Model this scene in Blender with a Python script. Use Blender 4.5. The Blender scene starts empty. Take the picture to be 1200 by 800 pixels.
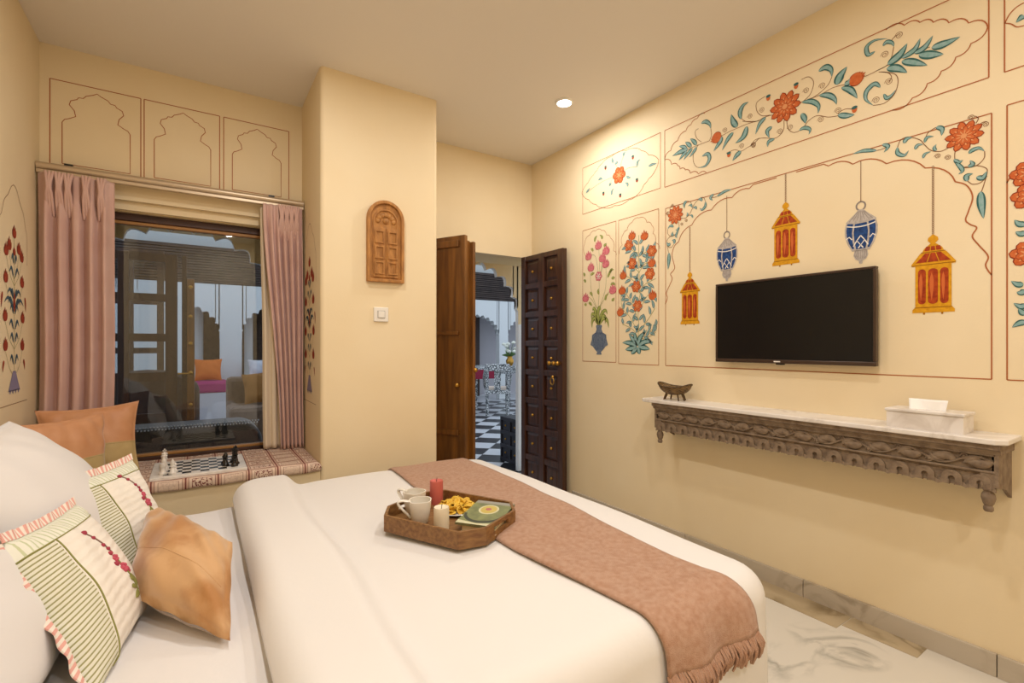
import bpy, bmesh, math, random
from mathutils import Vector, Matrix
random.seed(7)
PI = math.pi
scn = bpy.context.scene
COL = scn.collection

# ------------------------------------------------------------------ camera, sky, exposure
RX, BY, CZ = 2.6, 3.64, 2.955            # right wall, back wall, ceiling height
LX, PX0, PX1, PY = -0.726, 0.617, 1.375, 3.03   # left wall, bay (projecting wall) left / right / face
cam_d = bpy.data.cameras.new('camera'); cam = bpy.data.objects.new('camera', cam_d); COL.objects.link(cam)
cam_d.sensor_width = 36.0; cam_d.lens = 36.0 * 564.0 / 1200.0
cam.location = (0, 0, 1.281); cam.rotation_euler = (PI / 2, 0, -math.radians(33.195))
cam_d.shift_y = 5.0 / 1200.0
cam_d.clip_start = 0.02
scn.camera = cam
wld = bpy.data.worlds.new('sky'); scn.world = wld; wld.use_nodes = True
wb = wld.node_tree.nodes['Background']; wb.inputs[0].default_value = (0.74, 0.85, 1.0, 1); wb.inputs[1].default_value = 1.3
vs = scn.view_settings
vs.view_transform = 'Standard'; vs.look = 'None'; vs.exposure = -0.08; vs.gamma = 1.0; vs.use_curve_mapping = False
LAMP_W = 13.0          # each ceiling downlight
LAMP_COL = (1.0, 0.985, 0.965)

def ceiling_lamp(name, x, y, z, parent=None):
    ld = bpy.data.lights.new(name, 'AREA'); ld.shape = 'DISK'; ld.size = .12; ld.energy = LAMP_W; ld.color = LAMP_COL; ld.spread = PI
    lo = bpy.data.objects.new(name, ld); COL.objects.link(lo); lo.location = (x, y, z); lo.parent = parent
# the same kind of ceiling downlight as the one in view goes on over the rest of the ceiling, above and behind the camera
for x, y in ((1.35, .75), (.40, 2.05), (.40, .40), (2.11, -.85), (.40, -.85)):
    ceiling_lamp('ceiling_downlight_offscreen', x, y, CZ - .02)
# ------------------------------------------------------------------ helpers
def srgb(h):
    h = h.lstrip('#'); v = [int(h[i:i + 2], 16) / 255 for i in (0, 2, 4)]
    return tuple((c / 12.92 if c <= .04045 else ((c + .055) / 1.055) ** 2.4) for c in v) + (1.0,)
MATS = {}
def mat(name, col, rough=.6, metal=0., col2=None, scale=20., detail=3., bump=0., bscale=None, stretch=None, spec=.5, sheen=0., emit=None, mix=(.35, .7), coat=0.):
    """principled material; col2 gives a noise mottling, bump a noise relief, stretch a grain direction"""
    if name in MATS: return MATS[name]
    m = bpy.data.materials.new(name); m.use_nodes = True; nt = m.node_tree; N = nt.nodes; Lk = nt.links
    b = N['Principled BSDF']
    c1 = srgb(col); b.inputs['Base Color'].default_value = c1
    b.inputs['Roughness'].default_value = rough; b.inputs['Metallic'].default_value = metal
    b.inputs['Specular IOR Level'].default_value = spec
    if sheen: b.inputs['Sheen Weight'].default_value = sheen; b.inputs['Sheen Roughness'].default_value = .4
    if coat: b.inputs['Coat Weight'].default_value = coat; b.inputs['Coat Roughness'].default_value = .12
    if emit: b.inputs['Emission Color'].default_value = emit[0]; b.inputs['Emission Strength'].default_value = emit[1]
    vec = None
    if col2 or bump:
        tc = N.new('ShaderNodeTexCoord'); mp = N.new('ShaderNodeMapping'); Lk.new(tc.outputs['Object'], mp.inputs[0])
        if stretch: mp.inputs['Scale'].default_value = stretch
        vec = mp.outputs[0]
    if col2:
        nz = N.new('ShaderNodeTexNoise'); nz.inputs['Scale'].default_value = scale; nz.inputs['Detail'].default_value = detail
        Lk.new(vec, nz.inputs['Vector'])
        cr = N.new('ShaderNodeValToRGB'); cr.color_ramp.elements[0].position = mix[0]; cr.color_ramp.elements[1].position = mix[1]
        cr.color_ramp.elements[0].color = c1; cr.color_ramp.elements[1].color = srgb(col2)
        Lk.new(nz.outputs['Fac'], cr.inputs[0]); Lk.new(cr.outputs[0], b.inputs['Base Color'])
    if bump:
        n2 = N.new('ShaderNodeTexNoise'); n2.inputs['Scale'].default_value = bscale or scale * 3; n2.inputs['Detail'].default_value = 4
        Lk.new(vec, n2.inputs['Vector'])
        bp = N.new('ShaderNodeBump'); bp.inputs['Strength'].default_value = bump; bp.inputs['Distance'].default_value = .01
        Lk.new(n2.outputs['Fac'], bp.inputs['Height']); Lk.new(bp.outputs[0], b.inputs['Normal'])
    MATS[name] = m
    return m

def props(o, label=None, cat=None, group=None, kind=None):
    if label: o['label'] = label
    if cat: o['category'] = cat
    if group: o['group'] = group
    if kind: o['kind'] = kind
    return o
def empty(name, loc=(0, 0, 0), label=None, cat=None, group=None, kind=None):
    o = bpy.data.objects.new(name, None); COL.objects.link(o); o.location = loc; o.empty_display_size = .1
    return props(o, label, cat, group, kind)
def attach(o, parent):
    """parent o (built in world coordinates) to a thing; things here only carry a location"""
    if parent is None: return
    o.parent = parent
    p = parent; off = Vector((0, 0, 0))
    if parent.type == 'EMPTY': off = Vector(parent.location)
    o.matrix_parent_inverse = Matrix.Translation(-off)
class MB:
    """collects shapes into one mesh"""
    def __init__(s): s.v = []; s.f = []; s.m = []; s.uv = {}
    def add(s, vs_, fs_, mi=0):
        n = len(s.v); s.v += [tuple(p) for p in vs_]
        for f in fs_: s.f.append(tuple(i + n for i in f)); s.m.append(mi)
        return s
    def box(s, x0, x1, y0, y1, z0, z1, mi=0):
        return s.add([(x0, y0, z0), (x1, y0, z0), (x1, y1, z0), (x0, y1, z0), (x0, y0, z1), (x1, y0, z1), (x1, y1, z1), (x0, y1, z1)],
                     [(0, 3, 2, 1), (4, 5, 6, 7), (0, 1, 5, 4), (1, 2, 6, 5), (2, 3, 7, 6), (3, 0, 4, 7)], mi)
    def prism(s, pts, fr, d0, d1, mi=0):
        """2-D outline pts extruded from d0 to d1; fr(a, b, d) -> world"""
        n = len(pts)
        s.add([fr(a, b, d0) for a, b in pts] + [fr(a, b, d1) for a, b in pts],
              [tuple(range(n - 1, -1, -1)), tuple(range(n, 2 * n))] + [(i, (i + 1) % n, n + (i + 1) % n, n + i) for i in range(n)], mi)
        return s
    def poly(s, pts, fr, d, mi=0):
        return s.add([fr(a, b, d) for a, b in pts], [tuple(range(len(pts)))], mi)
    def lathe(s, prof, c=(0, 0, 0), n=20, mi=0, sx=1., sy=1., cap=True):
        k = len(prof); V = []; F = []
        for r, z in prof:
            for i in range(n):
                a = 2 * PI * i / n; V.append((c[0] + r * sx * math.cos(a), c[1] + r * sy * math.sin(a), c[2] + z))
        for j in range(k - 1):
            for i in range(n):
                F.append((j * n + i, j * n + (i + 1) % n, (j + 1) * n + (i + 1) % n, (j + 1) * n + i))
        if cap:
            F.append(tuple(range(n - 1, -1, -1))); F.append(tuple((k - 1) * n + i for i in range(n)))
        return s.add(V, F, mi)
    def tube(s, pts, r, n=8, mi=0, flat=None):
        """tube along pts, r a number or a list; flat=(vector, factor) squashes along a direction"""
        P = [Vector(p) for p in pts]; R = r if isinstance(r, (list, tuple)) else [r] * len(P)
        V = []; F = []; up = Vector((0, 0, 1)); prev = None
        for i, p in enumerate(P):
            t = (P[min(i + 1, len(P) - 1)] - P[max(i - 1, 0)]).normalized()
            a = prev if prev is not None else (up if abs(t.z) < .9 else Vector((1, 0, 0)))
            b = t.cross(a).normalized(); a = b.cross(t).normalized(); prev = a
            for k in range(n):
                an = 2 * PI * k / n; o = a * math.cos(an) * R[i] + b * math.sin(an) * R[i]
                if flat: fv = Vector(flat[0]).normalized(); o = o - fv * o.dot(fv) * (1 - flat[1])
                V.append(p + o)
        for i in range(len(P) - 1):
            for k in range(n): F.append((i * n + k, i * n + (k + 1) % n, (i + 1) * n + (k + 1) % n, (i + 1) * n + k))
        F.append(tuple(range(n - 1, -1, -1))); F.append(tuple((len(P) - 1) * n + k for k in range(n)))
        return s.add(V, F, mi)
    def ball(s, c, r, n=10, mi=0, sc=(1, 1, 1)):
        k = n // 2; V = [(c[0], c[1], c[2] - r * sc[2])]; F = []
        for j in range(1, k):
            ph = -PI / 2 + PI * j / k
            for i in range(n):
                a = 2 * PI * i / n
                V.append((c[0] + r * sc[0] * math.cos(ph) * math.cos(a), c[1] + r * sc[1] * math.cos(ph) * math.sin(a), c[2] + r * sc[2] * math.sin(ph)))
        V.append((c[0], c[1], c[2] + r * sc[2])); L_ = len(V) - 1
        for i in range(n): F.append((0, 1 + (i + 1) % n, 1 + i)); F.append((L_, L_ - n + i, L_ - n + (i + 1) % n))
        for j in range(k - 2):
            for i in range(n): F.append((1 + j * n + i, 1 + j * n + (i + 1) % n, 1 + (j + 1) * n + (i + 1) % n, 1 + (j + 1) * n + i))
        return s.add(V, F, mi)
    def grid(s, fn, nu, nv, mi=0, uvfn=None, mfn=None):
        base = len(s.v)
        for j in range(nv + 1):
            for i in range(nu + 1):
                s.v.append(tuple(fn(i / nu, j / nv)))
                if uvfn: s.uv[len(s.v) - 1] = uvfn(i / nu, j / nv)
        for j in range(nv):
            for i in range(nu):
                a = base + j * (nu + 1) + i
                s.f.append((a, a + 1, a + nu + 2, a + nu + 1)); s.m.append(mfn((i + .5) / nu, (j + .5) / nv) if mfn else mi)
        return s
    def build(s, name, mats, parent=None, smooth=None, bevel=0, local=False, **kw):
        me = bpy.data.meshes.new(name); me.from_pydata(s.v, [], s.f)
        for m in (mats if isinstance(mats, (list, tuple)) else [mats]): me.materials.append(m)
        if any(s.m): me.polygons.foreach_set('material_index', s.m)
        if s.uv:
            ul = me.uv_layers.new(name='UVMap')
            for lp in me.loops:
                ul.data[lp.index].uv = s.uv.get(lp.vertex_index, (0, 0))
        bm = bmesh.new(); bm.from_mesh(me); bmesh.ops.recalc_face_normals(bm, faces=bm.faces); bm.to_mesh(me); bm.free()
        if smooth:
            me.polygons.foreach_set('use_smooth', [True] * len(me.polygons)); me.set_sharp_from_angle(angle=math.radians(smooth))
        me.update()
        o = bpy.data.objects.new(name, me); COL.objects.link(o)
        if local: o.parent = parent
        else: attach(o, parent)
        if bevel:
            b = o.modifiers.new('bevel', 'BEVEL'); b.width = bevel; b.segments = 2; b.limit_method = 'ANGLE'; b.angle_limit = math.radians(40)
        return props(o, **kw)
def copy_tree(o, parent=None, loc=None, rz=None):
    c = o.copy(); COL.objects.link(c); c.parent = parent
    if loc is not None: c.location = loc
    if rz is not None: c.rotation_euler = (0, 0, rz)
    for ch in list(o.children): copy_tree(ch, c)
    return c
def smooth_pts(P, n=6, closed=False):
    """catmull-rom through the points"""
    P = [Vector(p) for p in P]
    if len(P) < 3: 
        return [P[0].lerp(P[-1], i / n) for i in range(n + 1)]
    out = []; m = len(P)
    for i in range(m if closed else m - 1):
        if closed: p0, p1, p2, p3 = P[i - 1], P[i], P[(i + 1) % m], P[(i + 2) % m]
        else: p0, p1, p2, p3 = P[max(i - 1, 0)], P[i], P[i + 1], P[min(i + 2, m - 1)]
        for k in range(n):
            t = k / n
            out.append(.5 * ((2 * p1) + (p2 - p0) * t + (2 * p0 - 5 * p1 + 4 * p2 - p3) * t * t + (3 * p1 - p0 - 3 * p2 + p3) * t ** 3))
    if not closed: out.append(P[-1])
    return out
def sst(x):
    x = min(1, max(0, x)); return x * x * (3 - 2 * x)
def lerp(a, b, t): return a + (b - a) * t

# ------------------------------------------------------------------ materials
m_wall = mat('cream_limewash_wall', '#EFDCB8', .62, col2='#ECD7B0', scale=2.2, bump=.04, bscale=90, spec=.3)
m_ceil = mat('ceiling_paint', '#EEE6DB', .8, spec=.2)
m_white = mat('white_plaster', '#E6E6E4', .7)
m_outer = mat('cream_outer_plaster', '#E9D2A4', .7, bump=.05, bscale=60)
m_bedwhite = mat('white_cotton', '#E6E1DC', .85, bump=.12, bscale=14, sheen=.15, spec=.15)
m_sheet = mat('white_sheet', '#E6E1DE', .85, bump=.16, bscale=18, spec=.15)
m_throw = mat('peach_woven_throw', '#C29C84', .95, col2='#B3876C', scale=60, bump=.5, bscale=420, sheen=.25, spec=.1)
m_wood = mat('dark_polished_wood', '#4A2818', .38, col2='#2E170E', scale=6, stretch=(6, 6, .6), bump=.1, bscale=40, coat=.25)
m_wood2 = mat('amber_polished_wood', '#80501A', .35, col2='#54300C', scale=5, stretch=(5, 5, .5), bump=.08, bscale=40, coat=.3)
m_tray = mat('walnut_tray_wood', '#8F6738', .5, col2='#6E4724', scale=14, stretch=(1, 6, 6), bump=.1, bscale=60)
m_trayin = m_tray
m_carved = mat('weathered_carved_wood', '#94806A', .8, col2='#6A5644', scale=26, bump=.35, bscale=90, mix=(.3, .75))
m_carved2 = m_carved
m_plaque = mat('honey_carved_wood', '#BE8442', .6, col2='#9A6630', scale=22, stretch=(2, 2, .6), bump=.35, bscale=70)
m_brass = mat('brass', '#B98B3E', .35, metal=.9)
m_blackframe = mat('black_gloss_plastic', '#15120F', .18, spec=.6)
m_tvrim = mat('tv_bezel_brown', '#4A3A30', .3, metal=.5)
m_screen = mat('tv_screen', '#0A0A0C', .22, spec=.35)
m_curtain = mat('dusty_pink_curtain', '#DDB9AE', .85, col2='#D6AEA2', scale=8, bump=.12, bscale=260, sheen=.25, spec=.15)
m_lining = mat('cream_curtain_lining', '#E4D3BA', .85, sheen=.2, spec=.1)
m_rod = mat('champagne_rod', '#C9B59A', .35, metal=.55)
m_frame = mat('window_dark_wood', '#4A2A1C', .5, col2='#33190F', scale=8, stretch=(.6, 6, 6), bump=.1, bscale=50)
m_bead = mat('window_bead_wood', '#A87840', .5)
m_white_pl = mat('white_plastic', '#ECE6DC', .35)
m_grey_pl = mat('grey_plastic_line', '#A9A29A', .4)
m_outwood = mat('verandah_dark_wood', '#3E261A', .55, col2='#2A170E', scale=6, stretch=(4, 4, .6))
m_slat = mat('dark_slat_wood', '#443630', .7, col2='#2E241F', scale=6)

def marble(name, base, vein, scale=2.2, rough=.25, amt=.5):
    m = bpy.data.materials.new(name); m.use_nodes = True; nt = m.node_tree; N = nt.nodes; Lk = nt.links; b = N['Principled BSDF']
    tc = N.new('ShaderNodeTexCoord'); n1 = N.new('ShaderNodeTexNoise'); n1.inputs['Scale'].default_value = scale; n1.inputs['Detail'].default_value = 8; n1.inputs['Distortion'].default_value = 1.6
    Lk.new(tc.outputs['Object'], n1.inputs['Vector'])
    ab = N.new('ShaderNodeMath'); ab.operation = 'SUBTRACT'; ab.inputs[1].default_value = .5; Lk.new(n1.outputs['Fac'], ab.inputs[0])
    a2 = N.new('ShaderNodeMath'); a2.operation = 'ABSOLUTE'; Lk.new(ab.outputs[0], a2.inputs[0])
    cr = N.new('ShaderNodeValToRGB'); e = cr.color_ramp.elements
    e[0].position = 0; e[0].color = srgb(vein); e[1].position = .09; e[1].color = srgb(base)
    Lk.new(a2.outputs[0], cr.inputs[0])
    n2 = N.new('ShaderNodeTexNoise'); n2.inputs['Scale'].default_value = scale * .7; Lk.new(tc.outputs['Object'], n2.inputs['Vector'])
    c2 = N.new('ShaderNodeValToRGB'); c2.color_ramp.elements[0].position = .48; c2.color_ramp.elements[1].position = .62
    c2.color_ramp.elements[1].color = (amt, amt, amt, 1); Lk.new(n2.outputs['Fac'], c2.inputs[0])
    mx = N.new('ShaderNodeMixRGB'); mx.inputs[1].default_value = srgb(base); Lk.new(c2.outputs[0], mx.inputs[0]); Lk.new(cr.outputs[0], mx.inputs[2])
    Lk.new(mx.outputs[0], b.inputs['Base Color']); b.inputs['Roughness'].default_value = rough
    return m
m_floor = marble('white_veined_marble_floor', '#DAD2C4', '#8E8A80', 2.6, .22, 1.)
m_base = marble('grey_marble_baseboard', '#C2B5A2', '#9C8C76', 3.5, .35, .8)
m_border = marble('tan_marble_border', '#B9A584', '#84704F', 3.0, .3, 1.)
m_slab = marble('white_marble_slab', '#E6DED6', '#C2B5A8', 5.0, .25, .6)

def glass_mat():
    m = bpy.data.materials.new('window_glass'); m.use_nodes = True; nt = m.node_tree; N = nt.nodes; Lk = nt.links
    for n in list(N): N.remove(n)
    o = N.new('ShaderNodeOutputMaterial'); mx = N.new('ShaderNodeMixShader'); t = N.new('ShaderNodeBsdfTransparent'); g = N.new('ShaderNodeBsdfGlossy')
    fr = N.new('ShaderNodeFresnel'); fr.inputs[0].default_value = 1.6; g.inputs['Roughness'].default_value = .01
    t.inputs[0].default_value = (.9, .92, .93, 1)
    Lk.new(fr.outputs[0], mx.inputs[0]); Lk.new(t.outputs[0], mx.inputs[1]); Lk.new(g.outputs[0], mx.inputs[2]); Lk.new(mx.outputs[0], o.inputs[0])
    return m
m_glass = glass_mat()

# ------------------------------------------------------------------ room shell
def S(name, mb, m, parent=None, **k):
    return mb.build(name, m, parent, kind=None if parent else 'structure', **k)
fl = S('floor', MB().box(LX - .2, RX + .2, -1.5, BY, -.1, 0), m_floor)
S('ceiling', MB().box(LX - .2, RX + .2, -1.5, BY + .06, CZ, CZ + .1), m_ceil)
S('wall_right', MB().box(RX, RX + .2, -1.5, BY + .06, 0, CZ), m_wall)
S('wall_left', MB().box(LX - .2, LX, -1.5, 4.08, 0, CZ), m_wall)
S('wall_near', MB().box(LX - .2, RX + .2, -1.6, -1.5, 0, CZ), m_wall)
# back wall with the window opening and the door opening
WX0, WX1, WZ0, WZ1 = -.62, .56, .555, 2.10
DX0, DX1, DZ = 1.40, 2.56, 2.088
bk = MB()
bk.box(LX, WX0, BY, BY + .10, 0, CZ); bk.box(WX1, PX0 + .05, BY, BY + .10, 0, CZ)
bk.box(WX0, WX1, BY, BY + .10, WZ1 + .045, CZ); bk.box(WX0, WX1, BY, BY + .10, 0, WZ0)
bk.box(PX0, DX0, BY, BY + .06, 0, CZ); bk.box(DX0, DX1, BY, BY + .06, DZ, CZ); bk.box(DX1, RX, BY, BY + .06, 0, CZ)
wall_back = S('wall_back', bk, m_wall)
# stepped head of the window recess
MB().box(WX0, WX1, BY + .035, BY + .10, WZ1 - .005, WZ1 + .05).build('recess_head', m_wall, wall_back)
# the projecting bay between window alcove and door, with softly rounded corners
def rrect(x0, x1, y0, y1, r, n=5):
    out = []
    for cx, cy, a0 in ((x1 - r, y1 - r, 0), (x0 + r, y1 - r, 90), (x0 + r, y0 + r, 180), (x1 - r, y0 + r, 270)):
        for i in range(n + 1):
            a = math.radians(a0 + 90 * i / n); out.append((cx + r * math.cos(a), cy + r * math.sin(a)))
    return out
bay = MB(); bay.prism(rrect(PX0, PX1, PY, BY + .04, .025), lambda a, b, d: (a, b, d), 0, CZ)
S('wall_bay', bay, m_wall, smooth=50)
# plinth of the window seat
S('wall_seat', MB().box(LX, PX0, PY + .012, BY, 0, .535), m_wall)
# baseboard pieces along the right wall, marble, with joints
bb = empty('baseboard_right', (RX, 1.0, 0), kind='structure')
ys = [-1.5, .53, 1.24, 1.95, 2.66, 3.05]
for i in range(len(ys) - 1):
    MB().box(RX - .018, RX, ys[i] + .0015, ys[i + 1] - .0015, 0, .088).build('marble_piece', m_base, bb, bevel=.002)
# tan inlay border of the floor beside the right wall
ys = [.74, 1.02, 1.55, 2.1, 2.8, 3.5]
for i in range(len(ys) - 1):
    MB().box(RX - .018 - (.155 if i else .11), RX - .018, ys[i] + .002, ys[i + 1] - .002, -.02, .0025).build('border_strip', m_border, fl)
for i, x in enumerate((.9, 1.75)):
    pass

# ------------------------------------------------------------------ ceiling downlights
m_trim = mat('downlight_trim', '#F2EEE6', .4)
m_bulb = mat('downlight_lens', '#FFFFFF', .4, emit=((1, .93, .82, 1), 30.0))
def downlight(x, y, label):
    e = empty('ceiling_light', (x, y, CZ), label, 'light')
    MB().lathe([(.062, 0), (.062, -.006), (.05, -.012), (.046, -.004), (.046, 0)], (x, y, CZ), 28, cap=False).build('trim_ring', m_trim, e, smooth=40)
    MB().lathe([(.001, -.003), (.046, -.003), (.046, 0), (.001, 0)], (x, y, CZ), 24).build('lens', m_bulb, e)
    ceiling_lamp('downlight_lamp', 0, 0, -.02, e)
downlight(2.11, 2.57, 'recessed round downlight glowing in the ceiling near the right wall')
# ------------------------------------------------------------------ window, rod and curtains
wn = empty('window_1', (0, BY + .12, WZ0), kind='structure')
FY0, FY1 = BY + .10, BY + .16
def bar(name, x0, x1, z0, z1, m=m_frame, y0=FY0, y1=FY1, p=wn): return MB().box(x0, x1, y0, y1, z0, z1).build(name, m, p, bevel=.004)
bar('frame_head', WX0 - .02, WX1 + .02, 2.045, 2.11); bar('frame_sill', WX0 - .02, WX1 + .02, .545, .590)
bar('frame_stile', WX0 - .02, WX0 + .045, .590, 2.045); bar('frame_stile', WX1 - .045, WX1 + .02, .590, 2.045)
bar('bead', WX0 + .045, WX1 - .045, 2.025, 2.045, m_bead, FY0 + .01, FY1); bar('bead', WX0 + .045, WX1 - .045, .590, .608, m_bead, FY0 + .01, FY1)
MB().box(WX0 + .045, WX1 - .045, FY0 + .030, FY0 + .036, .600, 2.035).build('pane', m_glass, wn)

rod = empty('curtain_rod', (-.05, 3.56, 2.25), 'long champagne metal curtain rod across the window alcove', 'curtain rod')
MB().tube([(LX + .004, 3.56, 2.252), (PX0 - .004, 3.56, 2.252)], .021, 16).build('tube', m_rod, rod, smooth=50)
MB().box(LX + .004, PX0 - .004, 3.545, 3.575, 2.212, 2.232).build('track', m_rod, rod, bevel=.003)
for x in (-.592, .414): MB().box(x - .018, x + .018, 3.548, BY, 2.268, 2.28).build('bracket', m_blackframe, rod)

def curtain_sheet(xt0, xt1, xb0, xb1, zt, zb, yc, folds, amp, seed, nx=140, nz=60, dy=0.):
    rnd = random.Random(seed); ph = [rnd.uniform(0, 6.28) for _ in range(4)]
    def fn(u, v):
        z = lerp(zt, zb, v); e = sst(v * 1.1)
        x = lerp(lerp(xt0, xb0, e), lerp(xt1, xb1, e), u)
        a = amp * (.35 + .65 * sst(v * 5))
        w = math.sin(2 * PI * folds * u + ph[0] + .5 * math.sin(3 * v + ph[1])) * .85 + .15 * math.sin(2 * PI * folds * 2.3 * u + ph[2])
        w = math.copysign(abs(w) ** .8, w)
        return (x + .006 * math.sin(7 * v + ph[3]) * v, yc + dy * v + a * w, z)
    return MB().grid(fn, nx, nz)
def curtain(name, label, args, pleats, lining=None):
    c = empty(name, (sum(args[0:2]) / 2, args[6], args[5]), label, 'curtain', 'pinch pleat curtains of the window')
    o = curtain_sheet(*args).build('drape', m_curtain, c, smooth=80)
    sm = o.modifiers.new('thick', 'SOLIDIFY'); sm.thickness = .003
    for x in pleats:
        mb = MB(); yf = args[6] - args[8] * .5
        for k in (-1, 0, 1):
            P = smooth_pts([(x + k * .016, yf - .004, args[4] + .004), (x + k * .008, yf - .018, args[4] - .045), (x + k * .004, yf - .022, args[4] - .085), (x + k * .010, yf - .012, args[4] - .13), (x + k * .013, yf + .030, args[4] - .23)], 5)
            mb.tube(P, [.006 + .003 * math.sin(i / (len(P) - 1) * PI) for i in range(len(P))], 8)
        mb.build('pleat', m_curtain, c, smooth=80)
    if lining:
        l = curtain_sheet(*lining).build('lining', m_lining, c, smooth=80)
        s2 = l.modifiers.new('thick', 'SOLIDIFY'); s2.thickness = .003
    return c
curtain('pink_curtain', 'dusty pink pleated curtain drawn open behind the two-tone orange pillows',
        (LX + .012, -.395, LX + .012, -.40, 2.215, .60, 3.545, 5.2, .032, 3), (-.665, -.625, -.588, -.515, -.45))
curtain('pink_curtain', 'dusty pink pleated curtain with cream lining gathered beside the projecting wall',
        (.362, .600, .462, .606, 2.215, .592, 3.535, 6.0, .026, 5), (.47, .50, .53, .56),
        (.352, .45, .372, .48, 2.205, .596, 3.585, 2.2, .014, 9))

# ------------------------------------------------------------------ printed seat cushion
def print_mat():
    m = bpy.data.materials.new('block_print_cotton'); m.use_nodes = True; nt = m.node_tree; N = nt.nodes; Lk = nt.links; b = N['Principled BSDF']
    b.inputs['Roughness'].default_value = .9; b.inputs['Specular IOR Level'].default_value = .15
    tc = N.new('ShaderNodeTexCoord')
    def brick(w, h, mort, sc=1.0):
        n = N.new('ShaderNodeTexBrick'); n.offset = 0; n.inputs['Scale'].default_value = sc; n.inputs['Mortar Size'].default_value = mort; n.inputs['Mortar Smooth'].default_value = 0
        n.inputs['Brick Width'].default_value = w; n.inputs['Row Height'].default_value = h
        Lk.new(tc.outputs['UV'], n.inputs['Vector']); return n.outputs['Fac']
    def mth(op, a, c=None):
        n = N.new('ShaderNodeMath'); n.operation = op
        for i, q in enumerate((a, c)):
            if q is None: continue
            if isinstance(q, (int, float)): n.inputs[i].default_value = q
            else: Lk.new(q, n.inputs[i])
        return n.outputs[0]
    l1 = brick(.145, .105, .0035); ri = mth('SUBTRACT', brick(.145, .105, .015), brick(.145, .105, .0125)); r2 = mth('SUBTRACT', brick(.145, .105, .030), brick(.145, .105, .028))
    lines = mth('MAXIMUM', l1, mth('MAXIMUM', ri, r2))
    vo = N.new('ShaderNodeTexVoronoi'); vo.feature = 'DISTANCE_TO_EDGE'; vo.inputs['Scale'].default_value = 55; Lk.new(tc.outputs['UV'], vo.inputs['Vector'])
    orn = mth('LESS_THAN', vo.outputs['Distance'], .09)
    nz = N.new('ShaderNodeTexNoise'); nz.inputs['Scale'].default_value = 120; Lk.new(tc.outputs['UV'], nz.inputs['Vector'])
    orn = mth('MULTIPLY', orn, mth('GREATER_THAN', nz.outputs['Fac'], .46))
    sx = N.new('ShaderNodeSeparateXYZ'); Lk.new(tc.outputs['UV'], sx.inputs[0])
    pan = mth('LESS_THAN', mth('FRACT', mth('MULTIPLY', sx.outputs[0], 1 / .29)), .5)
    inner = mth('SUBTRACT', 1.0, brick(.145, .105, .030))
    orn = mth('MULTIPLY', orn, mth('MULTIPLY', inner, mth('ADD', mth('MULTIPLY', pan, .8), .2)))
    fac = mth('MAXIMUM', lines, orn)
    mx = N.new('ShaderNodeMixRGB'); mx.inputs[1].default_value = srgb('#DCC4B0'); mx.inputs[2].default_value = srgb('#7C4640'); Lk.new(fac, mx.inputs[0])
    mx2 = N.new('ShaderNodeMixRGB'); mx2.inputs[2].default_value = srgb('#C9A48F'); Lk.new(mth('MULTIPLY', brick(.145, .105, .012), .8), mx2.inputs[0]); Lk.new(srgb_in(N, '#DCC4B0'), mx2.inputs[1]); Lk.new(mx2.outputs[0], mx.inputs[1])
    Lk.new(mx.outputs[0], b.inputs['Base Color'])
    return m
def srgb_in(N, h):
    n = N.new('ShaderNodeRGB'); n.outputs[0].default_value = srgb(h); return n.outputs[0]
m_print = print_mat()
CT = .588
def cushion_fn():
    x0, x1, y0, y1, r = LX + .006, PX0 + .004, PY - .012, BY - .004, .022
    prof = [(y0 + .012, .533)] + [(y0 + r - r * math.cos(a), .545 + (CT - .545 - r) * 0 + r * 0 + (CT - r - .545) * 1 + r * math.sin(a)) for a in [PI / 2 * i / 6 for i in range(7)]]
    prof = [(y0 + .010, .533), (y0 + .002, .540), (y0, .550)] + [(y0 + r - r * math.cos(PI / 2 * i / 6), CT - r + r * math.sin(PI / 2 * i / 6)) for i in range(7)] + [(lerp(y0 + r, y1, i / 14), CT) for i in range(1, 15)]
    L_ = [0]
    for i in range(1, len(prof)): L_.append(L_[-1] + math.hypot(prof[i][0] - prof[i - 1][0], prof[i][1] - prof[i - 1][1]))
    k = len(prof) - 1
    def fn(u, v):
        i = min(k, int(round(v * k))); y, z = prof[i]; x = lerp(x0, x1, u)
        e = min(u, 1 - u) * (x1 - x0); z2 = z - (.018 * (1 - min(1, e / .03)) ** 2 if z > .56 else 0)
        return (x, y + (.010 * (1 - min(1, e / .03)) ** 2 if y < y0 + r else 0), z2 + .0015 * math.sin(x * 31 + y * 17))
    return MB().grid(fn, 90, k, uvfn=lambda u, v: (lerp(x0, x1, u) + .05, L_[min(k, int(round(v * k)))] + .02))
cu = cushion_fn(); cu.build('seat_cushion', m_print, None, smooth=70, label='thin window seat cushion in cream and maroon block print', cat='cushion')

# ------------------------------------------------------------------ chess set on the cushion
m_cw = mat('white_marble_chess', '#EEE8E0', .3, col2='#DDD4CA', scale=30); m_cb = mat('black_marble_chess', '#17130F', .25, col2='#2A241F', scale=30)
CBX0, CBX1, CBY0, CBY1, CBZ = -.205, .235, 3.055, 3.455, CT
brd = empty('chess_board', (.015, 3.25, CBZ), 'white marble chess board with black squares lying on the printed cushion', 'chess board')
MB().box(CBX0, CBX1, CBY0, CBY1, CBZ - .002, CBZ + .016).build('slab', m_cw, brd, bevel=.003)
sq = MB(); bx0, bx1, by0, by1 = CBX0 + .055, CBX1 - .055, CBY0 + .035, CBY1 - .035
for i in range(8):
    for j in range(8):
        if (i + j) % 2: continue
        a = (bx1 - bx0) / 8; c = (by1 - by0) / 8
        sq.box(bx0 + i * a, bx0 + (i + 1) * a, by0 + j * c, by0 + (j + 1) * c, CBZ + .014, CBZ + .0166)
sq.build('dark_squares', m_cb, brd, label='black inlaid squares')
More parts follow.
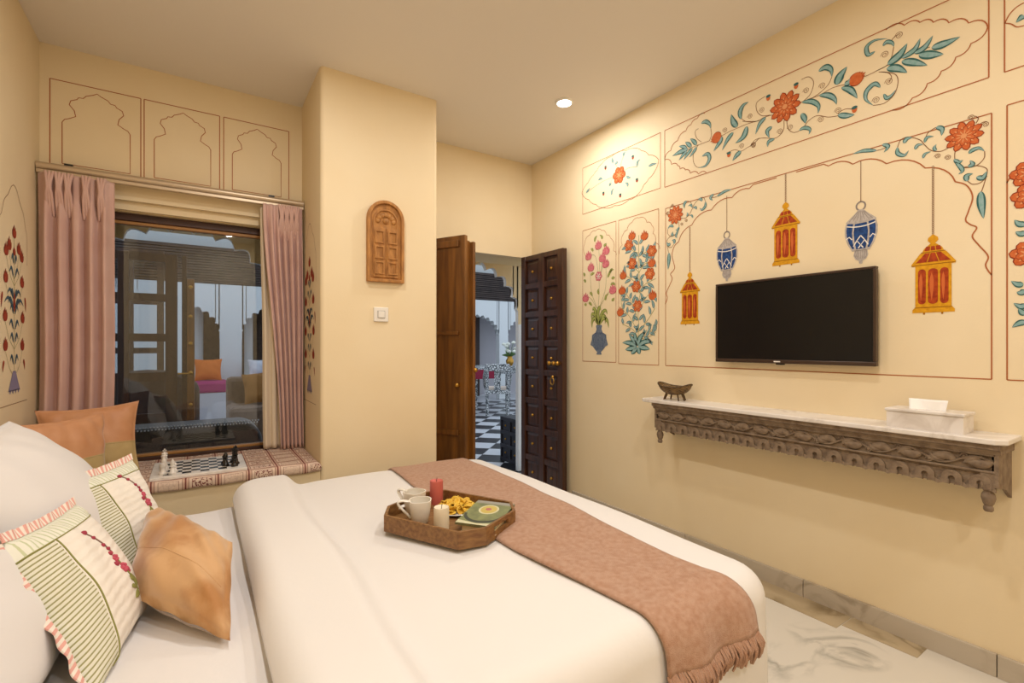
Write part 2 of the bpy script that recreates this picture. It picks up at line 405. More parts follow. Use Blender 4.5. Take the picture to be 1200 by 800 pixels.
PROF = {
 'pawn': [(.014, 0), (.014, .006), (.010, .010), (.006, .022), (.009, .026), (.006, .029), (.009, .036), (.009, .042), (.005, .048), (.001, .050)],
 'bishop': [(.016, 0), (.016, .007), (.011, .012), (.007, .034), (.011, .039), (.007, .042), (.010, .052), (.009, .060), (.004, .070), (.004, .073), (.001, .076)],
 'rook': [(.016, 0), (.016, .008), (.012, .013), (.009, .034), (.012, .040), (.013, .042), (.013, .055), (.009, .055), (.009, .050), (.001, .050)],
 'queen': [(.018, 0), (.018, .008), (.012, .014), (.008, .044), (.012, .049), (.008, .053), (.013, .074), (.010, .076), (.004, .079), (.004, .083), (.001, .086)],
 'king': [(.018, 0), (.018, .008), (.012, .014), (.008, .046), (.013, .052), (.008, .056), (.013, .078), (.009, .082), (.003, .085), (.001, .085)]}
def chess(kind, x, y, col, label):
    e = empty('chess_' + kind, (x, y, CBZ + .0162), label, 'chess piece', ('white' if col is m_cw else 'black') + ' chess pieces on the marble board')
    MB().lathe([(r * 1.15, z * 1.05) for r, z in PROF[kind]], (0, 0, 0), 16).build('body', col, e, smooth=40, local=True)
    if kind == 'king': MB().box(-.0035, .0035, -.0035, .0035, .086, .108).box(-.009, .009, -.0035, .0035, .094, .101).build('cross', col, e, local=True)
    return e
def csq(i, j): return bx0 + (i + .5) * (bx1 - bx0) / 8, by0 + (j + .5) * (by1 - by0) / 8
for k, i, j, l in (('king', -.5, 4, 'white chess king with a cross on the marble board'), ('queen', -.5, 3, 'tall white chess queen beside the white king'),
                   ('bishop', -.5, 2, 'white chess bishop on the marble board'), ('rook', -.5, .3, 'white chess rook at the corner of the board'), ('pawn', .7, 1, 'white chess pawn on the marble board'), ('bishop', .5, 0, 'white chess bishop at the near edge of the board')):
    chess(k, *csq(i, j), m_cw, l)
for k, i, j, l in (('king', 7.6, 1.5, 'black chess king with a cross on the marble board'), ('queen', 7.5, 3, 'black chess queen beside the black king'),
                   ('bishop', 6.4, 1.2, 'black chess bishop on the marble board'), ('rook', 7.4, .3, 'black chess rook at the corner of the board'), ('pawn', 6.3, 2.6, 'black chess pawn on the marble board')):
    chess(k, *csq(i, j), m_cb, l)

# ------------------------------------------------------------------ double door
def leaf_frame(hinge, tip):
    h = Vector(hinge); d = (Vector(tip) - h); w = d.length; d.normalize(); n = Vector((-d.y, d.x))
    return (lambda a, b, t: (h.x + d.x * a + n.x * t, h.y + d.y * a + n.y * t, b)), w
def fbox(mb, fr, a0, a1, b0, b1, t0, t1, mi=0):
    return mb.prism([(a0, b0), (a1, b0), (a1, b1), (a0, b1)], fr, t0, t1, mi)
# right leaf: panelled face seen from the bed
fr, w = leaf_frame((2.522, BY - .005), (2.552, 3.075)); Hd = 2.085
fr_ = fr
rl = empty('door_1', (2.52, BY, 0), kind='structure'); rl['label'] = 'open dark panelled door leaf with brass studs against the right wall'
sg = -1      # room-facing side of this leaf
fr = lambda a, b, t: fr_(a, b, sg * t)
def door_panels(root, fr, w, Hd, rows):
    fbox(MB(), fr, 0, w, .01, Hd, 0, .022).build('back_board', m_wood, root)
    for a0, a1 in ((0, .055), (w / 2 - .035, w / 2 + .035), (w - .065, w)):
        fbox(MB(), fr, a0, a1, .01, Hd, .020, .046).build('stile', m_wood, root, bevel=.004)
    ph = (Hd - .05) / rows
    for k in range(rows + 1):
        zc = .03 + k * ph
        for a0, a1 in ((.055, w / 2 - .035), (w / 2 + .035, w - .065)):
            z0, z1 = max(.01, zc - .024), min(Hd, zc + .024)
            fbox(MB(), fr, a0, a1, z0, z1, .020, .042).build('rail', m_wood, root, bevel=.004)
    for k in range(rows):
        zc = .03 + (k + .5) * ph
        for a0, a1 in ((.055, w / 2 - .035), (w / 2 + .035, w - .065)):
            pn = MB(); g = .006
            o = [(a0 + g, zc - ph / 2 + .03), (a1 - g, zc - ph / 2 + .03), (a1 - g, zc + ph / 2 - .03), (a0 + g, zc + ph / 2 - .03)]
            i_ = [(a0 + .03, zc - ph / 2 + .055), (a1 - .03, zc - ph / 2 + .055), (a1 - .03, zc + ph / 2 - .055), (a0 + .03, zc + ph / 2 - .055)]
            pn.add([fr(a, b, .021) for a, b in o] + [fr(a, b, .030) for a, b in i_], [(0, 1, 5, 4), (1, 2, 6, 5), (2, 3, 7, 6), (3, 0, 4, 7), (4, 5, 6, 7)])
            p = pn.build('panel', m_wood, root)
            st = MB(); c = fr((a0 + a1) / 2, zc, .034); st.ball(c, .013, 10); st.build('brass_stud', m_brass, p, smooth=60)
door_panels(rl, fr, w, Hd, 8)
lk = MB(); c1 = fr(w - .12, 1.13, .06); lk.tube([fr(w - .17, 1.135, .055), fr(w - .03, 1.135, .055)], .011, 10)
for a in (.155, .10, .05): lk.ball(fr(w - a, 1.135, .058), .02, 10)
lk.build('brass_latch', m_brass, rl, smooth=60)
rg = MB(); cz = .985
for i in range(24):
    pass
rg.tube([fr(w - .12 + .022 * math.cos(2 * PI * i / 20), cz + .03 * math.sin(2 * PI * i / 20), .056) for i in range(21)], .005, 8)
rg.ball(fr(w - .12, cz + .035, .05), .014, 10); rg.build('ring_pull', m_brass, rl, smooth=60)
# left leaf: plain ledged back seen edge-on
fr2, w2 = leaf_frame((1.402, BY - .005), (1.655, 3.145))
f2 = lambda a, b, t: fr2(a, b, -t)
ll = empty('door_2', (1.402, BY, 0), kind='structure'); ll['label'] = 'open amber wooden door leaf beside the projecting wall'
fbox(MB(), f2, 0, w2, .01, 2.095, -.018, .018).build('board', m_wood2, ll, bevel=.003)
for z0, z1 in ((2.01, 2.06), (1.36, 1.39), (.62, .66)):
    fbox(MB(), f2, .03, w2 - .05, z0, z1, .016, .036).build('ledge', m_wood2, ll, bevel=.004)
fbox(MB(), f2, w2 - .06, w2 - .002, .02, 2.06, -.055, -.016).build('stile', m_wood2, ll, bevel=.004)
fbox(MB(), f2, w2 - .045, w2 + .03, .02, 2.055, -.082, -.052).build('meeting_strip', m_wood2, ll, bevel=.006)
kb = MB(); kb.ball(f2(w2 - .06, .99, .034), .018, 10); kb.tube([f2(w2 - .06, .99, .015), f2(w2 - .06, .99, .034)], .008, 8); kb.build('knob', m_brass, ll, smooth=60)
kb = MB(); kb.ball(f2(w2 + .035, 1.10, -.07), .018, 10); kb.tube([f2(w2 + .025, 1.10, -.07), f2(w2 + .04, 1.10, -.07)], .009, 8); kb.build('knob', m_brass, ll, smooth=60)

# ------------------------------------------------------------------ carved plaque and light switch on the bay
def bayfr(a, b, d): return (a, PY - d, b)
def arch_pts(x0, x1, z0, zs, z1, n=14):
    cx = (x0 + x1) / 2; h = (x1 - x0) / 2
    return [(x0, z0), (x1, z0)] + [(cx + h * math.cos(PI * i / n), zs + (z1 - zs) * math.sin(PI * i / n)) for i in range(n + 1)]
pq = empty('carved_wall_plaque', (1.008, PY, 1.685), 'honey wooden wall plaque carved as an arched double window', 'wall plaque')
MB().prism(arch_pts(.888, 1.127, 1.685, 2.085, 2.205), bayfr, -.002, .016).build('board', m_plaque, pq, bevel=.003)
def rim(x0, x1, z0, zs, z1, wd, d0, d1, name, m, p):
    o = arch_pts(x0, x1, z0, zs, z1, 18); i_ = arch_pts(x0 + wd, x1 - wd, z0 + wd, zs, z1 - wd, 18); n = len(o); mb = MB()
    V = [bayfr(a, b, d0) for a, b in o] + [bayfr(a, b, d0) for a, b in i_] + [bayfr(a, b, d1) for a, b in o] + [bayfr(a, b, d1) for a, b in i_]; F = []
    for k in range(n):
        q = (k + 1) % n
        F += [(2 * n + k, 2 * n + q, 3 * n + q, 3 * n + k), (k, q, 2 * n + q, 2 * n + k), (n + k, 3 * n + k, 3 * n + q, n + q)]
    return mb.add(V, F).build(name, m, p, bevel=.003)
rim(.888, 1.127, 1.685, 2.085, 2.205, .020, .014, .032, 'outer_rim', m_plaque, pq)
rim(.925, 1.090, 1.715, 2.065, 2.150, .010, .014, .025, 'inner_rim', m_plaque, pq)
for xc in (.965, 1.050):
    dl = MB(); dl.prism([(xc - .038, 1.722), (xc + .038, 1.722), (xc + .038, 2.03), (xc - .038, 2.03)], bayfr, .014, .024); d_ = dl.build('shutter', m_plaque, pq, bevel=.002)
    for k in range(3):
        z0 = 1.735 + k * .098
        rc = MB(); t = .008
        for a0, a1, b0, b1 in ((-.03, .03, z0, z0 + t), (-.03, .03, z0 + .08 - t, z0 + .08), (-.03, -.03 + t, z0 + t, z0 + .08 - t), (.03 - t, .03, z0 + t, z0 + .08 - t)):
            rc.prism([(xc + a0, b0), (xc + a1, b0), (xc + a1, b1), (xc + a0, b1)], bayfr, .023, .032)
        rc.build('panel_moulding', m_plaque, d_)
rs = MB()
for k in range(7):
    a = PI * (k + .5) / 7; c = bayfr(1.0075 + .052 * math.cos(a), 2.062 + .052 * math.sin(a), .018); rs.ball(c, .016, 8, sc=(1, .5, 1))
rs.ball(bayfr(1.0075, 2.075, .02), .020, 8, sc=(1, .5, 1)); rs.build('carved_rosette', m_plaque, pq, smooth=60)
sw = empty('light_switch', (.981, PY, 1.48), 'square white light switch plate below the carved plaque', 'light switch')
MB().box(.934, 1.028, PY - .012, PY + .001, 1.434, 1.526).build('plate', m_white_pl, sw, bevel=.005)
MB().box(.957, 1.005, PY - .0135, PY - .008, 1.456, 1.504).build('rocker_gap', m_grey_pl, sw)
MB().box(.960, 1.002, PY - .018, PY - .009, 1.459, 1.501).build('rocker', m_white_pl, sw, bevel=.003)

# ------------------------------------------------------------------ television
tv = empty('television', (RX - .03, 1.311, 1.19), 'wall mounted flat black television with thin brown bezel', 'television')
TY0, TY1, TZ0, TZ1, TX = .912, 1.710, 1.188, 1.640, 2.545
MB().box(TX + .012, RX - .022, TY0 + .012, TY1 - .012, TZ0 + .012, TZ1 - .012).build('back_housing', m_blackframe, tv, bevel=.012)
for nm, a in (('bezel_top', (TY0, TY1, TZ1 - .012, TZ1)), ('bezel_bottom', (TY0, TY1, TZ0, TZ0 + .020)), ('bezel_side', (TY0, TY0 + .012, TZ0 + .02, TZ1 - .012)), ('bezel_side', (TY1 - .012, TY1, TZ0 + .02, TZ1 - .012))):
    MB().box(TX, TX + .03, *a).build(nm, m_tvrim, tv, bevel=.003)
MB().box(TX + .004, TX + .02, TY0 + .012, TY1 - .012, TZ0 + .02, TZ1 - .012).build('screen', m_screen, tv)
MB().box(RX - .035, RX + .001, 1.15, 1.47, 1.3, 1.53).build('wall_mount', m_blackframe, tv)
MB().box(TX - .002, TX + .01, 1.335, 1.368, TZ0 + .007, TZ0 + .013).build('logo', m_white_pl, tv, label='tiny pale logo mark')
MB().box(TX + .002, TX + .02, 1.32, 1.36, TZ0 - .007, TZ0 + .002).build('sensor', m_blackframe, tv, bevel=.002)

# ------------------------------------------------------------------ carved wall shelf with marble top
SY0, SY1, SX = .465, 2.150, 2.385
sh = empty('wall_shelf', (RX, 1.31, .67), 'long wall shelf of weathered carved wood with a white marble top', 'shelf')
MB().prism([(SX, SY0 + .03), (SX + .03, SY0), (RX + .001, SY0), (RX + .001, SY1), (SX + .03, SY1), (SX, SY1 - .03)], lambda a, b, d: (a, b, d), .924, .944).build('marble_top', m_slab, sh, bevel=.004)
cy0, cy1 = SY0 + .035, SY1 - .105
cor = [(.925, 2.400), (.905, 2.400), (.900, 2.412), (.885, 2.418), (.885, RX + .001), (.925, RX + .001)]
MB().prism([(z, x) for z, x in cor], lambda z, x, d: (x, d, z), cy0 - .015, cy1 + .015).build('cornice', m_carved2, sh)
FX = 2.425
MB().box(FX + .008, FX + .022, cy0, cy1, .765, .890).build('back_board', m_carved, sh)
for y in (cy0, cy1 - .012): MB().box(FX + .008, RX + .001, y, y + .012, .765, .890).build('end_board', m_carved, sh)
MB().box(FX - .004, FX + .012, cy0, cy1, .877, .890).build('moulding', m_carved2, sh, bevel=.002)
MB().box(FX - .006, FX + .012, cy0, cy1, .815, .823).build('moulding', m_carved2, sh, bevel=.002)
# scrolling leaf frieze: alternate leaves and the vine between them
nl = 15; st = (cy1 - cy0) / nl; first = None
vine = MB(); vine.tube([(FX + .001, cy0 + st * (k / 8), .850 + .019 * math.sin(PI * k / 8)) for k in range(nl * 8 + 1)], .0048, 6); vine.build('carved_vine', m_carved2, sh, smooth=60)
def leaf_mesh(s):
    mb = MB()
    P = smooth_pts([(0, -.045, -.010 * s), (-.004, -.02, .006 * s), (-.005, .010, .004 * s), (-.002, .040, -.012 * s)], 5)
    n = len(P); mb.tube(P, [.003 + .014 * math.sin(PI * (i / (n - 1)) ** .8) for i in range(n)], 8, flat=((1, 0, 0), .5))
    P = smooth_pts([(-.003, -.01, -.012 * s), (-.006, .015, -.008 * s), (-.003, .036, .010 * s)], 5); n = len(P)
    mb.tube(P, [.002 + .007 * math.sin(PI * i / (n - 1)) for i in range(n)], 8, flat=((1, 0, 0), .6))
    mb.tube([(-.002, .036 + .010 * math.cos(a / 6 * PI), -.014 * s + .010 * math.sin(a / 6 * PI)) for a in range(11)], .0035, 6)
    mb.ball((-.003, .036, -.014 * s), .006, 8)
    return mb
protos = {}
for k in range(nl):
    s = 1 if k % 2 else -1
    if s not in protos:
        o = leaf_mesh(s).build('carved_leaf', m_carved2, None, smooth=60); protos[s] = o
    else:
        o = protos[s].copy(); COL.objects.link(o)
    o.parent = sh; o.location = Vector((FX + .004, cy0 + (k + .5) * st, .850)) - Vector(sh.location)
# lower row of keyhole arches
na = 19; sa = (cy1 - cy0) / na; proto = None
def arch_mesh():
    mb = MB(); f = lambda a, b, d: (d, a, b); h = sa / 2
    # plate with a keyhole cut, made as a band round the keyhole and the spandrel rim
    n = 12; out = [(.031 * math.cos(PI * i / n), .012 + .030 * math.sin(PI * i / n)) for i in range(n + 1)]; inn = [(.0105 * math.cos(PI * i / n), .010 + .0105 * math.sin(PI * i / n)) for i in range(n + 1)]
    out = [(.031, -.012)] + out + [(-.031, -.012)]; inn = [(.007, -.012)] + inn + [(-.007, -.012)]; m = len(out)
    V = [f(a, b, -.009) for a, b in out] + [f(a, b, -.009) for a, b in inn] + [f(a, b, .008) for a, b in out] + [f(a, b, .008) for a, b in inn]; F = []
    for i in range(m - 1): F += [(i, i + 1, m + i + 1, m + i), (i, 2 * m + i, 2 * m + i + 1, i + 1), (m + i, m + i + 1, 3 * m + i + 1, 3 * m + i)]
    F += [(0, m, 3 * m, 2 * m), (m - 1, 2 * m - 1, 4 * m - 1, 3 * m - 1)]
    mb.add(V, F)
    low = [(-h, -.018), (-.02, -.010), (-.007, -.014), (-.007, .004), (-.031, .004), (-h, -.004)]
    mb.prism(low, f, -.006, .008); mb.prism([(-a, b) for a, b in reversed(low)], f, -.006, .008)
    return mb
MB().box(FX + .006, FX + .012, cy0, cy1, .752, .815).build('arcade_board', m_carved, sh)
for k in range(na):
    if proto is None: o = proto = arch_mesh().build('carved_arch', m_carved2, None)
    else: o = proto.copy(); COL.objects.link(o)
    o.parent = sh; o.location = Vector((FX + .003, cy0 + (k + .5) * sa, .764)) - Vector(sh.location)
for y in (cy0 + .022, cy1 - .022):
    MB().lathe([(.024, .775), (.025, .755), (.018, .750), (.017, .744), (.024, .735), (.026, .722), (.020, .702), (.014, .694), (.018, .688), (.018, .678), (.013, .672)], (FX + .012, y, 0), 12, sx=.82, sy=.82).build('turned_foot', m_carved2, sh, smooth=40)
    MB().box(FX - .004, FX + .02, y - .02, y + .02, .755, .815).build('end_block', m_carved, sh, bevel=.003)
# side bracket board that meets the wall
MB().prism([(FX - .004, .89), (RX + .001, .89), (RX + .001, .70), (2.52, .745), (FX - .004, .765)], lambda a, b, d: (a, d, b), cy0 - .008, cy0 + .004).build('side_bracket', m_carved2, sh)
MB().prism([(FX - .004, .89), (RX + .001, .89), (RX + .001, .70), (2.52, .745), (FX - .004, .765)], lambda a, b, d: (a, d, b), cy1 - .004, cy1 + .008).build('side_bracket', m_carved2, sh)

# tissue box
tb = empty('tissue_box', (2.49, .705, .944), 'white marble tissue box with a tissue standing in its lid', 'tissue box')
MB().box(2.425, 2.550, .588, .832, .943, 1.010).build('body', m_slab, tb, bevel=.002)
MB().box(2.420, 2.555, .583, .837, 1.010, 1.022).build('lid', m_slab, tb, bevel=.003)
m_tissue = mat('tissue_paper', '#F6F2EC', .9)
def tis(u, v):
    y = lerp(.655, .765, u); z = lerp(1.010, 1.062, v)
    return (2.478 + .012 * math.sin(u * 5) * (1 - v) + .016 * v + .004 * math.sin(u * 11), y + (.01 * v if u > .5 else -.005 * v), z)
t_ = MB().grid(tis, 14, 6).build('tissue', m_tissue, tb, smooth=80); t_.modifiers.new('t', 'SOLIDIFY').thickness = .002

# woven boat-shaped bowl on little feet
m_wick = mat('bronze_wicker', '#6B5230', .5, col2='#3E2E1A', scale=40, metal=.3)
m_wick2 = mat('bronze_wicker_inside', '#9A7B48', .5, col2='#6B5230', scale=40, metal=.3)
bw = empty('footed_bowl', (2.49, 1.955, .944), 'bronze boat-shaped woven bowl on small feet at the shelf end', 'bowl')
def bowl_pt(u, v, r=1.0):
    a = 2 * PI * u; e = v
    hx, hy = .062 * r, .118 * r
    k = math.sin(e * PI / 2 * .96) ** .8
    z = .030 + .052 * (1 - math.cos(e * PI / 2)) + .022 * e * abs(math.sin(a)) ** 3
    return (2.49 + hx * k * math.cos(a), 1.955 + hy * k * math.sin(a), .944 + z)
sh_ = MB(); NU, NV = 40, 12
sh_.grid(lambda u, v: bowl_pt(u, .05 + .95 * v), NU, NV, mfn=lambda u, v: (int(u * NU) + int(v * NV)) % 2)
b_ = sh_.build('woven_shell', [m_wick, m_wick2], bw, smooth=60); b_.modifiers.new('t', 'SOLIDIFY').thickness = .004
MB().tube([bowl_pt(i / 48, 1.0) for i in range(49)], .0045, 8).build('rim', m_wick, bw, smooth=60)
for sx, sy in ((-1, -1), (-1, 1), (1, -1), (1, 1), (0, 1.3), (0, -1.3)):
    MB().tube([(2.49 + sx * .026, 1.955 + sy * .042, .985), (2.49 + sx * .034, 1.955 + sy * .056, .943)], [.006, .004], 8).build('foot', m_wick, bw, smooth=60)
# ------------------------------------------------------------------ bed
BX0, BX1, BY0, BY1 = -.69, 1.47, .87, 2.70
bed = empty('bed', (.4, 1.79, 0), 'large double bed made up with a white fitted sheet', 'bed')
MB().box(BX0, BX1 - .03, BY0 + .03, BY1 - .03, 0, .26).build('base', m_wood, bed, bevel=.01)
mm = MB(); mm.prism(rrect(BX0, BX1, BY0, BY1, .08, 8), lambda a, b, d: (a, b, d), .25, .50)
mo = mm.build('mattress', m_sheet, bed, smooth=50); b = mo.modifiers.new('bevel', 'BEVEL'); b.width = .04; b.segments = 5; b.limit_method = 'ANGLE'; b.angle_limit = math.radians(60)
hb = empty('headboard', (LX, 1.75, .3), 'dark wooden headboard fixed to the left wall behind the pillows', 'headboard')
MB().box(LX, BX0 - .002, BY0 + .02, BY1 - .12, .28, .84).build('board', m_wood, hb, bevel=.01)
MB().box(LX, BX0 + .01, BY0 + .01, BY1 - .11, .84, .88).build('cap_rail', m_wood2, hb, bevel=.006)
# loose sheet with soft wrinkles over the mattress, seen between pillows and duvet
def sheet_fn(u, v):
    x = lerp(BX0 + .02, .40, u); y = lerp(BY0 - .018, BY1 + .018, v)
    e = min(y - BY0, BY1 - y)
    z = .506 + .004 * math.sin(9 * x + 4 * math.sin(3 * y)) * math.cos(6 * y + 2 * x) + .003 * math.sin(23 * x + 11 * y)
    if e < .05: z -= .055 * ((.05 - e) / .068) ** 2
    return (x, y, z)
MB().grid(sheet_fn, 60, 80).build('fitted_sheet', m_sheet, bed, smooth=80)

# duvet: a puffed sheet over a rounded rectangle, hanging at the foot and the two sides, folded back at the head
DR = .085
dx0, dx1, dy0, dy1 = .215, 1.470, .895, 2.665
def dz(x, y):
    z = .570 + .010 * math.sin(2.6 * x + .7) * math.cos(1.9 * y) + .004 * math.sin(9 * x + 5 * y) * math.sin(4 * y - 3 * x)
    xe = .405 + .012 * math.sin(5 * y) 
    z += .050 * sst((xe + .03 - x) / .08) * (1 + .12 * math.sin(7 * y + 1))
    z += .012 * math.exp(-((x - .83) ** 2 + (y - 1.71) ** 2) / .09)
    z -= .006 * math.exp(-((x - .455) / .05) ** 2)
    return z
def duvet_fn(u, v):
    s, t = 2 * u - 1, 2 * v - 1; m = max(abs(s), abs(t), 1e-6); m0 = .70
    hx, hy = (dx1 - dx0) / 2, (dy1 - dy0) / 2; cx, cy = (dx0 + dx1) / 2, (dy0 + dy1) / 2
    qx, qy = s / m * hx, t / m * hy; rc = .045
    nx = ny = 0.0
    ax, ay = abs(qx) - (hx - rc), abs(qy) - (hy - rc)
    if ax > 0 and ay > 0:
        l = math.hypot(ax, ay); nx, ny = ax / l, ay / l
        qx = math.copysign(hx - rc + rc * nx, qx); qy = math.copysign(hy - rc + rc * ny, qy)
        nx = math.copysign(nx, qx); ny = math.copysign(ny, qy)
    elif abs(s) >= abs(t): nx = math.copysign(1, s)
    else: ny = math.copysign(1, t)
    if m <= m0:
        k = m / m0; x, y = cx + qx * k, cy + qy * k
        return (x, y, dz(x, y))
    e = (m - m0) / (1 - m0); x, y = cx + qx, cy + qy; zt = dz(x, y)
    head = sst((-nx - .2) / .7)                    # 1 on the head side
    drop = lerp(.43, zt - .515 - .02, head); r = lerp(DR, .075, head)
    ea = .42
    if e < ea:
        a = e / ea * PI / 2; o = r * math.sin(a); d = r * (1 - math.cos(a))
    else:
        f = (e - ea) / (1 - ea); o = r; d = r + (max(drop, r + .005) - r) * f
        per = x * 1.0 - y * 1.0
        fold = (math.sin(per * 21 + 1.3 * math.sin(per * 7)) * .016 + math.sin(per * 9 + 1) * .010) * f * (1 - head)
        o += fold + .030 * f * (1 - head) - .03 * f * head
        if head > .3: d = min(d, zt - .508)
    return (x + nx * o, y + ny * o, zt - d)
dv = MB().grid(duvet_fn, 150, 150).build('duvet', m_bedwhite, None, smooth=85, label='white puffy duvet spread over the bed with its top folded back', cat='duvet')

# throw across the foot of the bed, its fringe hanging over the near side
def throw_edges(y):      # left and right edge for a position across the bed
    k = [(0.70, .985, 1.378), (.80, .985, 1.368), (.86, .98, 1.350), (.94, .97, 1.330), (1.05, .955, 1.320), (1.20, .93, 1.322), (1.37, .910, 1.332), (1.9, .89, 1.37), (2.65, .925, 1.405), (3.0, .93, 1.41)]
    for i in range(len(k) - 1):
        if y <= k[i + 1][0]:
            f = (y - k[i][0]) / (k[i + 1][0] - k[i][0]); return lerp(k[i][1], k[i + 1][1], f), lerp(k[i][2], k[i + 1][2], f)
    return k[-1][1:]
def throw_path(v):       # (y, drop, outward flag)
    Rr = DR + .012; L0 = .10; HG = .035; La = Rr * PI / 2; Lt = dy1 - dy0; tot = HG + La + Lt + La + L0
    q = v * tot
    if q < HG: return dy0 - Rr - .004 * (1 - q / HG), Rr + (HG - q), 1
    q -= HG
    if q < La: a = (1 - q / La) * PI / 2; return dy0 - Rr * math.sin(a), Rr * (1 - math.cos(a)), 1
    q -= La
    if q < Lt: return dy0 + q, 0., 0
    q -= Lt
    if q < La: a = q / La * PI / 2; return dy1 + Rr * math.sin(a), Rr * (1 - math.cos(a)), 1
    q -= La
    return dy1 + Rr + .01, Rr + q, 1
def throw_fn(u, v):
    y, d, _ = throw_path(v); a, b_ = throw_edges(y); 
    if y < dy0: a, b_ = throw_edges(y)
    x = lerp(a, b_, u); yc = min(max(y, dy0), dy1)
    e = min(u, 1 - u)
    z = dz(x, yc) + .011 + .003 * math.sin(17 * x + 6 * y) * math.sin(9 * y) - .006 * (1 - min(1, e / .04)) - d
    if d > .02: y += (-.012 if y < 1.5 else .012) * (1 + math.sin(30 * x)) * min(1, d / .15)
    return (x, y, z)
th = empty('throw_blanket', (1.13, 1.8, .58), 'peach woven throw blanket with fringe laid across the foot of the bed', 'blanket')
o = MB().grid(throw_fn, 40, 150).build('cloth', m_throw, th, smooth=85); so = o.modifiers.new('t', 'SOLIDIFY'); so.thickness = .007; so.offset = 1
fr_mb = MB(); rnd = random.Random(4)
for i in range(230):
    u = ((i // 2) + .5 + .3 * (i % 2)) / 115.5; p = Vector(throw_fn(u, .0)); q = Vector(throw_fn(u, .006)); p.z += .006
    a = rnd.uniform(-.014, .014); ln = rnd.uniform(.045, .075); c = rnd.uniform(-.004, .018)
    P = smooth_pts([p, p + Vector((a * .5, -.006 - c, -ln * .45)), p + Vector((a + rnd.uniform(-.008, .008), -.004 - c * .4, -ln))], 3)
    fr_mb.tube(P, [.0038, .0042, .004, .004, .0036, .0036, .003][:len(P)], 5)
fr_mb.build('fringe', m_throw, th, smooth=60, kind='stuff')

# ------------------------------------------------------------------ pillows
def pillow_frame(TL, TR, BR, BL, T, pinch=.07, power=.5, wr=.004, seed=1, sag=0.):
    TL, TR, BR, BL = map(Vector, (TL, TR, BR, BL)); rnd = random.Random(seed); ph = [rnd.uniform(0, 6) for _ in range(6)]
    N_ = ((TR - TL) + (BR - BL)).cross((TL - BL) + (TR - BR)).normalized()
    def P(s, t, side=1):
        s2 = s * (1 - pinch * (1 - t * t)); t2 = t * (1 - pinch * (1 - s * s))
        u, v = (s2 + 1) / 2, (t2 + 1) / 2
        c = (BL * (1 - u) + BR * u) * (1 - v) + (TL * (1 - u) + TR * u) * v
        k = (max(0, 1 - abs(s) ** 2.3) * max(0, 1 - abs(t) ** 2.3)) ** power
        w = wr * (math.sin(6 * s + 3 * t + ph[0]) * math.sin(5 * t - 2 * s + ph[1]) + .6 * math.sin(13 * s * t + 7 * s + ph[2])) * min(1, k * 3)
        edge = wr * 1.2 * (1 - k) * math.sin(11 * s + 9 * t + ph[3])
        h = (T * k + w) * (1 if side > 0 else .75)
        return c + N_ * (h * side + edge * .6) + Vector((0, 0, -sag * (1 - abs(s)) * (v)))
    return P, N_
def pillow_mesh(P, n=30, mats_fn=None):
    mb = MB()
    mb.grid(lambda u, v: P(2 * u - 1, 2 * v - 1, 1), n, n, uvfn=lambda u, v: (u, v), mfn=mats_fn)
    mb.grid(lambda u, v: P(2 * u - 1, 2 * v - 1, -1), n, n, uvfn=lambda u, v: (u, v), mfn=mats_fn)
    return mb
def weld(o, d=.0006):
    m = o.modifiers.new('weld', 'WELD'); m.merge_threshold = d; return o
m_pwhite = mat('white_pillowcase', '#E6E1DE', .85, bump=.14, bscale=16, sheen=.15, spec=.15)
def plain_pillow(c4, T, label, seed, mats=None, mfn=None, pinch=.07, name='pillow', group=None, wr=.004, seam=None):
    P, N_ = pillow_frame(*c4, T, seed=seed, pinch=pinch, wr=wr)
    cen = sum((Vector(q) for q in c4), Vector()) / 4; base = Vector((cen.x, cen.y, min(q[2] for q in c4)))
    e = empty(name, base, label, 'pillow', group)
    weld(pillow_mesh(P, 30, mfn).build('cover', mats or m_pwhite, e, smooth=85))
    if seam:
        MB().tube([P(s, seam, 1) + N_ * .0005 for s in [-.98 + 1.96 * i / 30 for i in range(31)]], .0016, 6).build('seam', mats[1], e, smooth=60)
    return e, P, N_
plain_pillow(((-.62, 1.72, .93), (-.555, 2.38, 1.015), (-.24, 2.62, .515), (-.28, 1.90, .50)), .13, 'large plain white pillow leaning at the head beside the orange pillows', 2, pinch=.0)
plain_pillow(((-.60, 1.15, .90), (-.50, 1.80, .86), (-.27, 1.78, .50), (-.33, 1.12, .50)), .10, 'large plain white pillow standing behind the nearest quilted pillow', 3)
plain_pillow(((-.56, .93, .78), (-.445, 1.42, .75), (-.30, 1.36, .505), (-.33, .90, .505)), .075, 'plain white pillow slumped at the near corner of the bed head', 5)
m_or = mat('orange_silk', '#D0976C', .5, col2='#C88B5E', scale=14, bump=.08, bscale=220, sheen=.3); m_ta = mat('khaki_silk', '#C3A974', .55, col2='#B89D68', scale=14, bump=.08, bscale=220, sheen=.3)
tw = lambda u, v: 0 if v > .42 else 1
plain_pillow(((-.685, 3.34, .955), (-.272, 3.40, .975), (-.262, 3.33, .597), (-.66, 3.27, .597)), .065, 'orange and khaki silk pillow propped against the pink curtain', 8, [m_or, m_ta], tw, pinch=.10, group='orange and khaki pillows', seam=-.16)
plain_pillow(((-.66, 2.86, .945), (-.395, 3.17, .945), (-.375, 3.10, .598), (-.62, 2.80, .585)), .065, 'orange and khaki silk pillow tucked behind the large white pillow', 11, [m_or, m_ta], tw, pinch=.08, group='orange and khaki pillows', seam=-.16)

